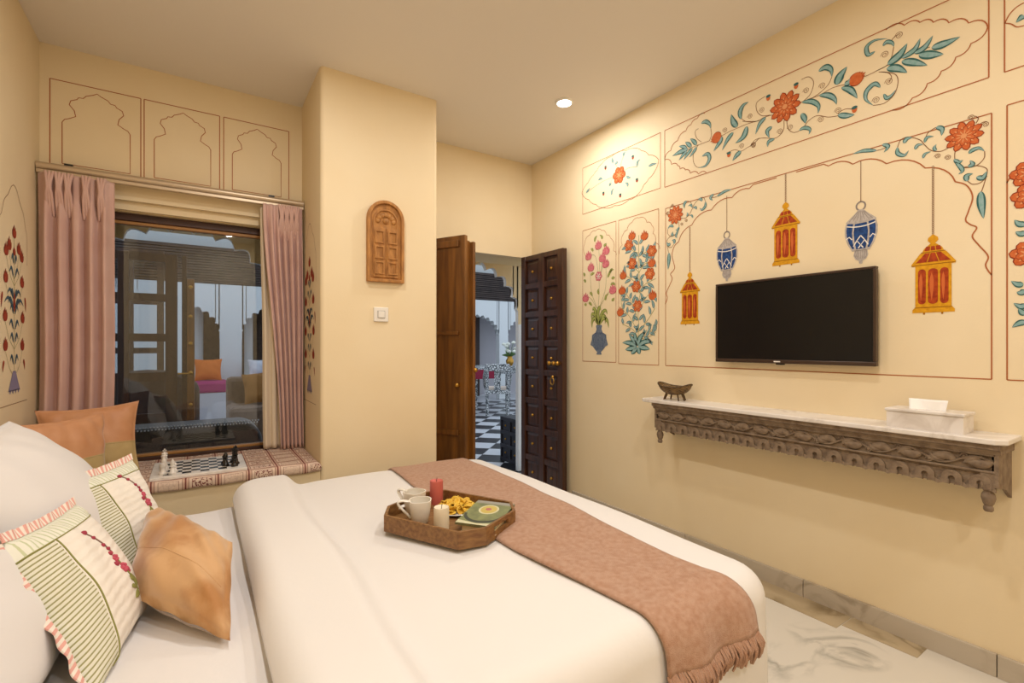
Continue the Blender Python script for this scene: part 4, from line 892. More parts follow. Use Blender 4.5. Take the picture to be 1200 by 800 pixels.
# traced layout of the murals: (position along the wall, height) in metres
M={'band_stem':[[(2.059,2.521),(1.932,2.523),(1.862,2.525),(1.785,2.523)],[(1.715,2.521),(1.657,2.53),(1.597,2.532),(1.547,2.533),(1.477,2.525)],[(1.862,2.525),(1.896,2.494),(1.899,2.434),(1.872,2.39),(1.823,2.379)],[(1.842,2.535),(1.876,2.573),(1.886,2.616),(1.862,2.626)],[(1.777,2.592),(1.773,2.553),(1.786,2.524)],[(1.675,2.411),(1.623,2.413),(1.584,2.392),(1.547,2.399),(1.507,2.409),(1.477,2.429)],[(1.477,2.525),(1.515,2.532),(1.555,2.55),(1.584,2.579)],[(1.576,2.559),(1.495,2.528),(1.448,2.532),(1.406,2.527)],[(1.273,2.534),(1.22,2.533),(1.168,2.531),(1.111,2.541),(1.057,2.533)],[(1.114,2.596),(1.13,2.566),(1.168,2.542),(1.206,2.531)],[(1.256,2.649),(1.22,2.646),(1.197,2.607),(1.213,2.555),(1.246,2.534)],[(1.444,2.644),(1.491,2.63),(1.491,2.584),(1.463,2.546),(1.417,2.531)],[(1.344,2.472),(1.347,2.422),(1.388,2.396),(1.456,2.421),(1.503,2.426),(1.523,2.402)],[(1.329,2.467),(1.322,2.42),(1.291,2.39),(1.253,2.394),(1.22,2.424),(1.18,2.433),(1.13,2.406),(1.087,2.395)],[(1.087,2.395),(1.081,2.41),(1.051,2.414),(1.022,2.399)],[(1.034,2.539),(0.97,2.533),(0.92,2.538),(0.887,2.542),(0.835,2.551),(0.79,2.547),(0.737,2.547)],[(0.864,2.613),(0.872,2.572),(0.89,2.543),(0.931,2.537)],[(0.942,2.385),(0.898,2.377),(0.861,2.402),(0.848,2.453),(0.861,2.491),(0.909,2.523)],[(0.92,2.528),(0.887,2.51),(0.872,2.483),(0.882,2.466)],[(0.874,2.644),(0.861,2.656),(0.845,2.66)]],'band_spiral':[[(1.58,2.419)],[(1.511,2.402)],[(1.684,2.548)],[(1.531,2.569)],[(1.233,2.581)],[(1.158,2.572)],[(1.463,2.576)],[(1.312,2.423)],[(1.365,2.422)],[(1.511,2.398)],[(1.164,2.406)],[(1.087,2.419)],[(0.897,2.595)],[(0.845,2.654)],[(0.882,2.466)],[(0.931,2.404)]],'band_leaf':[(0.0304,[(1.937,2.525),(1.995,2.527),(2.057,2.521)]),(0.0233,[(1.947,2.53),(1.973,2.551),(2.007,2.567)]),(0.025,[(1.914,2.53),(1.937,2.556),(1.958,2.576)]),(0.025,[(1.876,2.53),(1.896,2.559),(1.922,2.585)]),(0.0233,[(1.947,2.515),(1.973,2.502),(2.007,2.477)]),(0.0233,[(1.907,2.519),(1.937,2.498),(1.973,2.466)]),(0.0197,[(1.876,2.517),(1.896,2.494),(1.93,2.47)]),(0.0233,[(1.837,2.446),(1.799,2.448),(1.786,2.414),(1.813,2.381),(1.862,2.383)]),(0.0233,[(1.844,2.651),(1.813,2.65),(1.785,2.624),(1.777,2.592)]),(0.0286,[(1.702,2.518),(1.72,2.488),(1.758,2.451)]),(0.025,[(1.631,2.517),(1.666,2.489),(1.702,2.436)]),(0.0322,[(1.549,2.521),(1.568,2.47),(1.618,2.449)]),(0.034,[(1.606,2.539),(1.631,2.577),(1.644,2.625)]),(0.0268,[(1.584,2.575),(1.59,2.617),(1.57,2.648),(1.539,2.653)]),(0.0268,[(1.584,2.392),(1.61,2.377),(1.636,2.353)]),(0.0244,[(1.253,2.531),(1.206,2.515),(1.174,2.479),(1.177,2.442)]),(0.026,[(1.171,2.531),(1.13,2.513),(1.102,2.483),(1.093,2.452)]),(0.0275,[(1.072,2.525),(1.039,2.502),(1.019,2.473),(1.005,2.444)]),(0.0397,[(1.092,2.547),(1.078,2.583),(1.048,2.614)]),(0.0275,[(1.06,2.534),(1.042,2.536),(1.034,2.552)]),(0.0275,[(1.174,2.652),(1.142,2.657),(1.117,2.632),(1.114,2.596)]),(0.026,[(1.256,2.474),(1.24,2.442),(1.236,2.416)]),(0.0183,[(1.267,2.392),(1.24,2.395),(1.214,2.376),(1.22,2.353)]),(0.0214,[(1.44,2.529),(1.475,2.505),(1.499,2.456)]),(0.0229,[(1.406,2.463),(1.433,2.45),(1.421,2.409)]),(0.0183,[(1.393,2.393),(1.425,2.39),(1.431,2.363)]),(0.026,[(1.087,2.4),(1.051,2.381),(1.016,2.372)]),(0.0312,[(0.732,2.541),(0.69,2.535),(0.641,2.538)]),(0.0252,[(0.79,2.547),(0.756,2.554),(0.727,2.59)]),(0.024,[(0.835,2.548),(0.79,2.562),(0.77,2.601)]),(0.036,[(0.887,2.545),(0.845,2.565),(0.815,2.603)]),(0.0336,[(0.775,2.533),(0.732,2.511),(0.693,2.494)]),(0.03,[(0.835,2.535),(0.79,2.507),(0.746,2.473)]),(0.0312,[(0.89,2.53),(0.851,2.511),(0.815,2.475)]),(0.018,[(0.934,2.629),(0.961,2.627),(0.967,2.666),(0.936,2.68),(0.887,2.662)]),(0.0168,[(0.904,2.637),(0.89,2.649),(0.869,2.633),(0.864,2.613)]),(0.0216,[(0.914,2.455),(0.936,2.481),(0.967,2.462),(0.97,2.424),(0.942,2.385)]),(0.0156,[(0.901,2.42),(0.89,2.396),(0.872,2.401),(0.856,2.419)])],'band_outline':[[(1.808,2.337),(1.862,2.344),(1.922,2.367),(1.958,2.399),(2.0,2.417),(2.016,2.444),(2.065,2.467),(2.121,2.516)],[(2.121,2.516),(2.07,2.561),(2.016,2.606),(1.953,2.645),(1.917,2.671),(1.872,2.692),(1.818,2.703)],[(0.894,2.705),(0.825,2.688),(0.771,2.67),(0.726,2.645),(0.676,2.615),(0.615,2.58),(0.559,2.533)],[(0.559,2.533),(0.608,2.494),(0.654,2.462),(0.7,2.427),(0.746,2.396),(0.797,2.357),(0.869,2.333)]],'band_flower':[[(1.338,2.543),(1.338,2.617),(1.268,2.514)]],'band_tulip':[[(1.709,2.533),(1.78,2.513)],[(1.036,2.527),(0.971,2.552)]],'band_bud':[[(1.659,2.397)],[(1.282,2.628)],[(1.427,2.629)],[(1.017,2.397)]],'car_outline':[[(2.943,2.512),(2.867,2.576),(2.806,2.618),(2.766,2.643),(2.715,2.677),(2.614,2.698),(2.461,2.694),(2.405,2.688),(2.318,2.642),(2.256,2.592),(2.17,2.532)],[(2.943,2.512),(2.86,2.439),(2.779,2.382),(2.702,2.34),(2.578,2.324),(2.439,2.332),(2.361,2.345),(2.297,2.402),(2.256,2.431),(2.205,2.464),(2.17,2.532)]],'car_leaf':[[(2.894,2.499),(2.844,2.529)],[(2.753,2.562),(2.727,2.568),(2.704,2.554)],[(2.639,2.494),(2.621,2.493),(2.614,2.507)],[(2.608,2.41),(2.608,2.437),(2.588,2.453)],[(2.461,2.506),(2.439,2.492),(2.418,2.486)],[(2.45,2.428),(2.45,2.449),(2.473,2.464)],[(2.361,2.544),(2.356,2.576),(2.331,2.588)],[(2.256,2.516),(2.225,2.518),(2.185,2.512)],[(2.49,2.661),(2.484,2.681),(2.463,2.682)],[(2.593,2.643),(2.602,2.672),(2.6,2.689)],[(2.578,2.634),(2.554,2.635),(2.56,2.651)]],'car_bud':[(2.361,2.449),(2.521,2.383),(2.695,2.442),(2.674,2.633),(2.399,2.623)],'car_flower':[(2.533,2.537)],'vase_flower':[(2.861,1.998),(2.838,1.904),(2.749,2.063),(2.669,2.009),(2.669,1.911),(2.9,1.668),(2.595,1.706),(2.71,1.959),(2.749,1.819)],'vase_stem':[[(2.755,1.572),(2.742,1.693),(2.744,1.785)],[(2.764,1.572),(2.827,1.701),(2.845,1.858)],[(2.742,1.571),(2.674,1.717),(2.669,1.881)],[(2.742,1.571),(2.642,1.684),(2.591,1.701)],[(2.769,1.573),(2.838,1.655),(2.896,1.668)],[(2.744,1.815),(2.738,1.921),(2.749,2.045)],[(2.744,1.785),(2.782,1.973),(2.854,1.992)],[(2.738,1.784),(2.695,1.93),(2.674,1.994)],[(2.738,1.799),(2.716,1.903),(2.71,1.947)]],'vase_leaf':[[(2.793,2.091),(2.786,2.12),(2.764,2.136)],[(2.716,2.1),(2.712,2.117),(2.738,2.137)],[(2.809,2.021),(2.822,2.039),(2.838,2.044)],[(2.695,2.043),(2.674,2.05),(2.663,2.06)],[(2.907,1.838),(2.914,1.855),(2.924,1.868)],[(2.838,1.839),(2.815,1.847),(2.793,1.852)],[(2.896,1.786),(2.907,1.803),(2.924,1.808)],[(2.849,1.703),(2.827,1.688),(2.822,1.669)],[(2.653,1.797),(2.628,1.831),(2.601,1.857)],[(2.611,1.784),(2.591,1.789),(2.574,1.787)],[(2.674,1.626),(2.669,1.656),(2.642,1.676)],[(2.611,1.622),(2.591,1.627),(2.58,1.641)],[(2.884,1.608),(2.9,1.61),(2.914,1.617)],[(2.621,1.741),(2.591,1.745),(2.57,1.736)],[(2.861,1.626),(2.838,1.611),(2.822,1.595)],[(2.744,1.678),(2.755,1.702),(2.747,1.724)],[(2.632,1.831),(2.611,1.851),(2.587,1.848)]],'vase_blade':[[(2.755,1.442),(2.782,1.512),(2.822,1.53),(2.827,1.475)],[(2.753,1.442),(2.782,1.543),(2.804,1.575),(2.818,1.553)],[(2.749,1.442),(2.755,1.541),(2.738,1.578),(2.721,1.547)],[(2.742,1.441),(2.716,1.524),(2.674,1.551),(2.653,1.52)],[(2.742,1.441),(2.695,1.492),(2.653,1.468),(2.64,1.415)],[(2.747,1.441),(2.706,1.508),(2.674,1.491),(2.678,1.446)],[(2.755,1.442),(2.793,1.497),(2.822,1.467),(2.822,1.421)]],'vase_axis':[(2.744,1.441),(2.744,1.403),(2.744,1.327),(2.744,1.284),(2.744,1.251),(2.744,1.213)],'vase_arch':[(2.896,1.999),(2.907,2.103),(2.849,2.156),(2.782,2.176),(2.716,2.166),(2.663,2.12),(2.621,2.09),(2.591,1.988),(2.56,1.954)],'tree_flower':[(2.406,2.073),(2.292,2.051),(2.438,2.003),(2.228,1.928),(2.228,1.854),(2.406,1.869),(2.245,1.775),(2.491,1.802),(2.369,1.7),(2.501,1.692),(2.219,1.631),(2.356,1.562),(2.519,1.535)],'tree_stem':[[(2.351,1.323),(2.345,1.434),(2.351,1.545),(2.333,1.655),(2.342,1.794),(2.345,1.934),(2.345,2.059)],[(2.351,1.378),(2.434,1.494),(2.501,1.555),(2.515,1.672)],[(2.345,1.378),(2.253,1.471),(2.202,1.536)],[(2.349,1.462),(2.396,1.562),(2.434,1.622),(2.491,1.684)],[(2.345,1.517),(2.271,1.622),(2.211,1.63)],[(2.338,1.655),(2.288,1.706),(2.194,1.736)],[(2.338,1.683),(2.396,1.745),(2.482,1.798)],[(2.342,1.794),(2.297,1.844),(2.228,1.861)],[(2.342,1.794),(2.387,1.842),(2.406,1.873)],[(2.345,1.906),(2.297,1.926),(2.228,1.928)],[(2.345,1.934),(2.396,1.956),(2.438,1.998)],[(2.345,1.323),(2.396,1.394),(2.501,1.44)],[(2.342,1.323),(2.271,1.363),(2.185,1.415)],[(2.345,1.323),(2.236,1.349),(2.194,1.375)]],'tree_base':[[(2.36,1.281),(2.434,1.302),(2.501,1.303)],[(2.36,1.274),(2.424,1.26),(2.472,1.253)],[(2.356,1.281),(2.396,1.323),(2.438,1.366)],[(2.356,1.281),(2.378,1.337),(2.378,1.379)],[(2.351,1.281),(2.333,1.337),(2.271,1.39)],[(2.351,1.278),(2.288,1.309),(2.216,1.305)],[(2.351,1.274),(2.288,1.267),(2.245,1.257)],[(2.356,1.27),(2.396,1.239),(2.415,1.222)],[(2.352,1.27),(2.342,1.24),(2.333,1.223)]],'tree_arch':[(2.53,1.956),(2.501,2.017),(2.491,2.094),(2.453,2.115),(2.406,2.162),(2.342,2.18),(2.271,2.133),(2.228,2.103),(2.219,2.048),(2.202,1.978),(2.161,1.93)],'cor_stem':[[(0.85,2.161),(0.838,2.189),(0.81,2.192),(0.771,2.165),(0.755,2.138),(0.733,2.107),(0.702,2.093),(0.674,2.1)],[(0.755,2.155),(0.744,2.185),(0.717,2.199)],[(0.928,2.173),(0.907,2.172),(0.885,2.177)],[(0.568,2.048),(0.57,2.02),(0.593,1.999),(0.632,2.004),(0.656,2.042),(0.656,2.081)],[(0.632,2.004),(0.593,1.999),(0.565,1.981),(0.561,1.96),(0.574,1.901),(0.579,1.89)],[(0.619,1.946),(0.603,1.928),(0.579,1.928),(0.561,1.948)],[(0.593,2.168),(0.586,2.184),(0.596,2.198)],[(0.588,2.153),(0.574,2.164),(0.561,2.162)]],'cor_spiral':[[(0.712,2.076)],[(0.679,2.059)],[(0.607,2.196)],[(0.565,2.152)]],'cor_leaf':[(0.0153,[(0.928,2.173),(0.979,2.189),(1.024,2.189)]),(0.0153,[(0.907,2.193),(0.885,2.177),(0.9,2.155)]),(0.0153,[(0.827,2.17),(0.817,2.186),(0.796,2.185)]),(0.0153,[(0.85,2.161),(0.849,2.134),(0.826,2.117),(0.81,2.133)]),(0.0125,[(0.787,2.129),(0.779,2.145),(0.76,2.142)]),(0.0111,[(0.755,2.148),(0.747,2.167),(0.725,2.164)]),(0.0097,[(0.76,2.082),(0.754,2.099),(0.733,2.103)]),(0.0167,[(0.717,2.199),(0.698,2.185),(0.699,2.157)]),(0.0111,[(0.716,2.1),(0.723,2.114),(0.716,2.127)]),(0.0139,[(0.615,2.054),(0.603,2.064),(0.584,2.066),(0.568,2.048)]),(0.0139,[(0.659,2.046),(0.646,2.029),(0.632,2.034)]),(0.0139,[(0.656,2.035),(0.639,2.007),(0.634,1.989),(0.646,1.981)]),(0.0153,[(0.617,2.002),(0.603,2.008),(0.611,2.026)]),(0.018,[(0.591,1.954),(0.574,1.945),(0.561,1.967)]),(0.0167,[(0.619,1.944),(0.621,1.966),(0.602,1.97)]),(0.0236,[(0.579,1.893),(0.577,1.838),(0.571,1.783)])],'cor_flower':[(0.629,2.13),(0.629,2.188),(0.584,2.114)],'cor_cusp':[(1.282,2.201),(1.129,2.165),(1.024,2.141),(0.891,2.101),(0.753,2.039),(0.656,1.953)],'cor_ogee':[(0.656,1.953),(0.621,1.928),(0.603,1.877),(0.615,1.824),(0.624,1.789),(0.61,1.768),(0.591,1.751),(0.604,1.719),(0.585,1.681),(0.558,1.633),(0.565,1.6),(0.558,1.576),(0.548,1.558)],'rp_flower':[(0.464,1.925),(0.461,1.84),(0.464,1.625)],'rp_leaf':[[(0.454,1.735),(0.472,1.741),(0.485,1.759)],[(0.454,1.706),(0.468,1.703),(0.482,1.714)],[(0.461,1.512),(0.476,1.513),(0.494,1.528)],[(0.454,1.488),(0.468,1.481),(0.479,1.484)],[(0.454,1.436),(0.468,1.429),(0.487,1.443)],[(0.454,1.399),(0.465,1.408),(0.474,1.422)],[(0.454,1.371),(0.472,1.366),(0.491,1.351)],[(0.458,1.605),(0.468,1.605),(0.477,1.602)]],'rp_arch':[(0.506,1.905),(0.487,1.942),(0.46,1.965)],'rp2':[[(0.511,2.521),(0.498,2.548),(0.479,2.564),(0.46,2.569)],[(0.511,2.521),(0.494,2.508),(0.479,2.489),(0.46,2.483)],[(0.46,2.521),(0.467,2.517),(0.481,2.506)]]}
# ------------------------------------------------------------------ painted decoration on the walls
def pm(name, c, c2=None): return mat('paint_' + name, c, .7, col2=c2, scale=60, spec=.2)
p_line = pm('terracotta_line', '#B0663A'); p_fine = pm('brown_fine_line', '#8A6040'); p_teal = pm('teal_dark', '#34605E', '#456E68'); p_teal2 = pm('teal_light', '#7FA6A0', '#9AB4B4')
p_or = pm('orange', '#D0703C', '#C45C2C'); p_or2 = pm('orange_light', '#E09A66'); p_ord = pm('orange_edge', '#8E3416'); p_pink = pm('pink', '#D98488', '#C8626E'); p_rose = pm('rose', '#B9475A')
p_ol = pm('olive', '#6E7A3C', '#8C9450'); p_ol2 = pm('olive_light', '#A3A85C'); p_vase = pm('vase_blue', '#74808E', '#5C6880'); p_vased = pm('vase_dark', '#3E4A68')
p_gold = pm('gold', '#E0A21E', '#C98A14'); p_goldd = pm('gold_dark', '#9A6410'); p_red = pm('lantern_red', '#B4481C', '#8E2E12'); p_redl = pm('lantern_red_light', '#CF6A34')
p_blue = pm('lantern_blue', '#2C4E86', '#1E3460'); p_silver = pm('silver', '#C3B9B0', '#A89E96'); p_silverd = pm('silver_dark', '#8C8078'); p_white = pm('white', '#E9E2DA')
p_brick = pm('brick_red', '#A8452E', '#8E3624'); p_slate = pm('slate', '#4E6674', '#3C5260'); p_lil = pm('lilac', '#8C84A0')
rwf = lambda a, b, d: (RX - .0006 - d, a, b)
lwf = lambda a, b, d: (LX + .0006 + d, a, b)
bwf = lambda a, b, d: (PX0 - .0006 - d, a, b)
wwf = lambda a, b, d: (a, BY - .0006 - d, b)
def V2(p): return Vector((p[0], p[1], 0))
def ribbon(mb, pts, w, fr, d, mi=0, taper='none', n=6, sm=True):
    P = smooth_pts([V2(p) for p in pts], n) if sm else [V2(p) for p in pts]
    k = len(P); L_ = []; R_ = []
    for i, p in enumerate(P):
        t = (P[min(i + 1, k - 1)] - P[max(i - 1, 0)]); 
        if t.length < 1e-9: t = Vector((1, 0, 0))
        t.normalize(); nn = Vector((-t.y, t.x, 0)); f = i / (k - 1)
        ww = {'none': 1., 'leaf': 1.05 * math.sin(PI * f ** .72) ** 1.05 + .02, 'curl': (math.sin(PI * min(1, f * .97 + .03)) ** .6), 'end': 1 - .7 * f}[taper] * w / 2
        L_.append(p + nn * ww); R_.append(p - nn * ww)
    mb.add([fr(q.x, q.y, d) for q in L_] + [fr(q.x, q.y, d) for q in R_], [(i, i + 1, k + i + 1, k + i) for i in range(k - 1)], mi)
    return mb
def scallops(pts, bulge=.28, flip=1):
    out = [V2(pts[0])]
    for i in range(len(pts) - 1):
        a, b = V2(pts[i]), V2(pts[i + 1]); d = b - a; nn = Vector((-d.y, d.x, 0)) * flip
        for k in range(1, 7): f = k / 6; out.append(a + d * f + nn * bulge * math.sin(PI * f) ** .8)
    return [(p.x, p.y) for p in out]
def line(parent, pts, w, m, fr, name='painted_line', d=.0004, sm=True, taper='none'):
    return ribbon(MB(), pts, w, fr, d, 0, taper, sm=sm).build(name, m, parent)
def leaf(parent, pts, w, fr, ms=(None, None), name='painted_leaf', taper='leaf'):
    mb = MB(); ribbon(mb, pts, w, fr, .0007, 0, taper); P = [V2(p) for p in pts]
    if w > .008: ribbon(mb, pts, w * .55, fr, .0010, 1, taper)
    return mb.build(name, [ms[0] or p_teal, ms[1] or p_teal2], parent)
def spiral(parent, c, fr, r=.014, m=None):
    return line(parent, [(c[0] + r * (1 - i / 16) * math.cos(i * .85), c[1] + r * (1 - i / 16) * math.sin(i * .85)) for i in range(15)], .0022, m or p_fine, fr, 'painted_curl')
def rect(parent, y0, y1, z0, z1, fr, w=.0045, m=None, sides='tblr'):
    mb = MB()
    if 't' in sides: ribbon(mb, [(y0, z1), (y1, z1)], w, fr, .0004, sm=False)
    if 'b' in sides: ribbon(mb, [(y0, z0), (y1, z0)], w, fr, .0004, sm=False)
    if 'l' in sides: ribbon(mb, [(y0, z0), (y0, z1)], w, fr, .0004, sm=False)
    if 'r' in sides: ribbon(mb, [(y1, z0), (y1, z1)], w, fr, .0004, sm=False)
    return mb.build('painted_border', m or p_line, parent)
def flower(parent, c, r, fr, n=9, layers=2, ms=None, name='painted_flower', pointed=True, squash=1.):
    ms = ms or [p_ord, p_or, p_or2]; mb = MB()
    for L_ in range(layers):
        rr = r * (1 - .36 * L_)
        for k in range(n):
            a = 2 * PI * (k + .5 * L_) / n + .15; u = Vector((math.cos(a), math.sin(a) * squash, 0))
            base = V2(c) + u * rr * .15; tip = V2(c) + u * rr
            ww = rr * 2.5 / n * 1.9
            d = .0007 + .0007 * L_ + .00002 * k
            for wk, mi, dd, sh in ((1., 0, 0, 1.), (.80, 1, .0003, .94), (.22, 2, .0005, .6)):
                t2 = base.lerp(tip, sh); mid = base.lerp(t2, .58); nn = Vector((-u.y, u.x, 0)).normalized() * ww / 2 * wk
                pts = [base, base.lerp(t2, .3) + nn * .8, mid + nn, base.lerp(t2, .84) + nn * .72, t2, base.lerp(t2, .84) - nn * .72, mid - nn, base.lerp(t2, .3) - nn * .8]
                mb.poly([(p.x, p.y) for p in pts], fr, d + dd, mi)
    mb.poly([(c[0] + r * .16 * math.cos(i * .63), c[1] + r * .16 * math.sin(i * .63)) for i in range(10)], fr, .0007 * layers + .0016, 2)
    return mb.build(name, ms, parent)
def tulip(parent, base, tip, fr, n=7, spread=1.0, ms=None):
    b, t = V2(base), V2(tip); d = t - b; r = d.length; a0 = math.atan2(d.y, d.x); mb = MB()
    for k in range(n):
        f = k / (n - 1) - .5; a = a0 + f * spread; e = b + Vector((math.cos(a), math.sin(a), 0)) * r * (1 - .25 * abs(f) * 2)
        mid = b.lerp(e, .55) + Vector((-math.sin(a), math.cos(a), 0)) * f * r * .22
        ribbon(mb, [(b.x, b.y), (mid.x, mid.y), (e.x, e.y)], r * .30, fr, .0007 + .00003 * k, 0, 'leaf'); ribbon(mb, [(b.x, b.y), (mid.x, mid.y), (e.x, e.y)], r * .20, fr, .0011 + .00003 * k, 1, 'leaf')
    return mb.build('painted_tulip', ms or [p_ord, p_or], parent)
def bud(parent, c, r, fr, ms=None):
    mb = MB(); mb.poly([(c[0] + r * .7 * math.cos(i * PI / 5), c[1] + r * math.sin(i * PI / 5)) for i in range(10)], fr, .0008, 0)
    mb.poly([(c[0] + r * .8 * math.cos(i * PI / 5), c[1] + r * .55 + r * .5 * math.sin(i * PI / 5)) for i in range(10)], fr, .0011, 1)
    return mb.build('painted_bud', ms or [p_or, p_teal], parent)
def panel(loc, label): return empty('wall_painting', loc, label, 'wall painting', 'painted decoration on the walls')

# long band above the lanterns
pb = panel((RX, 1.34, 2.33), 'long painted wall panel of scrolling leaves around a large orange flower')
rect(pb, .556, 2.12, 2.333, 2.709, rwf)
for i, o in enumerate(M['band_outline']):
    line(pb, scallops(o, .22, [1, -1, -1, -1][i]), .0045, p_line, rwf, 'painted_scallop', sm=False)
for s in M['band_stem']: line(pb, s, .0030, p_fine, rwf, 'painted_stem')
for w, p in M['band_leaf']: leaf(pb, p, w, rwf)
for p in M['band_spiral']: spiral(pb, p[0], rwf, .016)
fc = M['band_flower'][0]; flower(pb, fc[0], .082, rwf, 10, 3)
for a, b in M['band_tulip']: tulip(pb, a, b, rwf)
for p in M['band_bud']: bud(pb, p[0], .016, rwf)
# small cartouche
pc_ = panel((RX, 2.54, 2.34), 'small painted wall panel with a pointed cartouche and one orange star flower')
rect(pc_, 2.155, 2.932, 2.338, 2.709, rwf, .004)
for o, f in zip(M['car_outline'], (-1, 1)): line(pc_, scallops(o, .10, f), .0035, p_line, rwf, 'painted_scallop', sm=False)
for p in M['car_leaf']: leaf(pc_, p, .016, rwf)
for p in M['car_bud']: bud(pc_, p, .015, rwf, [p_brick, p_teal])
flower(pc_, M['car_flower'][0], .066, rwf, 6, 2)
for p in M['car_leaf'][::2]: line(pc_, [M['car_flower'][0], ((M['car_flower'][0][0] + p[0][0]) / 2, (M['car_flower'][0][1] + p[0][1]) / 2 + .02), p[0]], .002, p_fine, rwf, 'painted_stem')
# vase panel
pv = panel((RX, 2.75, 1.16), 'tall painted wall panel of pink flowers in a blue ribbed vase')
rect(pv, 2.564, 2.932, 1.158, 2.205, rwf, .004)
line(pv, scallops(M['vase_arch'], .2, -1), .003, p_line, rwf, 'painted_arch', sm=False)
for p in M['vase_stem']: line(pv, p, .0026, p_ol, rwf, 'painted_stem')
for p in M['vase_leaf']: leaf(pv, p, .020, rwf, (p_ol, p_ol2))
for i, p in enumerate(M['vase_flower']):
    if i == 8: flower(pv, p, .040, rwf, 6, 1, [p_rose, p_pink, p_white])
    else: tulip(pv, (p[0], p[1] - .035), (p[0] + .006 * (-1) ** i, p[1] + .040), rwf, 5, 1.3, [p_rose, p_pink])
for p in M['vase_blade']: leaf(pv, p, .030, rwf, (p_ol, p_ol2), 'painted_blade')
vx = M['vase_axis'][0][0]; z5 = [q[1] for q in M['vase_axis']]
prof = [(.030, z5[0]), (.034, z5[0] - .012), (.026, z5[0] - .03), (.040, z5[1] - .02), (.078, (z5[1] + z5[2]) / 2), (.082, z5[2]), (.095, z5[3] + .012), (.095, z5[3] + .002), (.070, z5[3] - .008), (.045, z5[4]), (.020, z5[4] - .02), (.028, z5[5] + .008), (.028, z5[5])]
vm = MB(); vm.poly([(vx + a, b) for a, b in prof] + [(vx - a, b) for a, b in reversed(prof)], rwf, .0008, 0)
for k in range(-3, 4): ribbon(vm, [(vx + k * .010, z5[1] - .02), (vx + k * .022, (z5[1] + z5[2]) / 2), (vx + k * .021, z5[2]), (vx + k * .012, z5[4])], .0035, rwf, .0012, 1)
vm.build('painted_vase', [p_vase, p_vased], pv)
# flowering tree panel
pt = panel((RX, 2.35, 1.15), 'tall painted wall panel of an orange flowering bush with teal leaves')
rect(pt, 2.17, 2.538, 1.150, 2.203, rwf, .004)
line(pt, scallops(M['tree_arch'], .2, -1), .003, p_line, rwf, 'painted_arch', sm=False)
rnd = random.Random(3)
for s in M['tree_stem']:
    line(pt, s, .003, p_ol, rwf, 'painted_stem')
    P = smooth_pts([V2(p) for p in s], 5)
    for i in range(3, len(P) - 1, 3):
        for sd in (-1, 1):
            t = (P[i + 1] - P[i - 1]).normalized(); dr = (t * .7 + Vector((-t.y, t.x, 0)) * sd).normalized(); L_ = rnd.uniform(.045, .07)
            q = P[i] + dr * .008; e = q + dr * L_; mid = q.lerp(e, .5) + t * .006
            if not (2.185 < e.x < 2.525) or e.y > 2.12: continue
            leaf(pt, [(q.x, q.y), (mid.x, mid.y), (e.x, e.y)], .021, rwf, (p_slate, p_teal2))
for i, p in enumerate(M['tree_flower']):
    if i in (2, 3, 5, 6, 8, 11): flower(pt, p, .045, rwf, 6, 2)
    else: tulip(pt, (p[0], p[1] - .035), (p[0] + .004, p[1] + .035), rwf, 5, 1.2)
for p in M['tree_base']: leaf(pt, p, .038, rwf, (p_teal, p_teal2), 'painted_blade')
# lantern niche, both corners alike
YC = 1.332
pn = panel((RX, YC, 1.15), 'wide painted niche outline with scalloped arch framing the television')
rect(pn, .548, 2.113, 1.150, 2.190, rwf)
for mir in (0, 1):
    mx = (lambda p: (2 * YC - p[0], p[1])) if mir else (lambda p: tuple(p))
    line(pn, [(mx(p)[0], min(p[1], 2.181)) for p in scallops(M['cor_cusp'], .16, -1)], .005, p_line, rwf, 'painted_scallop', sm=False)
    line(pn, [mx(p) for p in M['cor_ogee']], .005, p_line, rwf, 'painted_ogee')
    for s in M['cor_stem']: line(pn, [mx(p) for p in s], .0030, p_fine, rwf, 'painted_stem')
    for s in M['cor_spiral']: spiral(pn, mx(s[0]), rwf, .011)
    for w, p in M['cor_leaf']: leaf(pn, [mx(q) for q in p], w * 1.1, rwf)
    flower(pn, mx(M['cor_flower'][0]), .062, rwf, 10, 2)
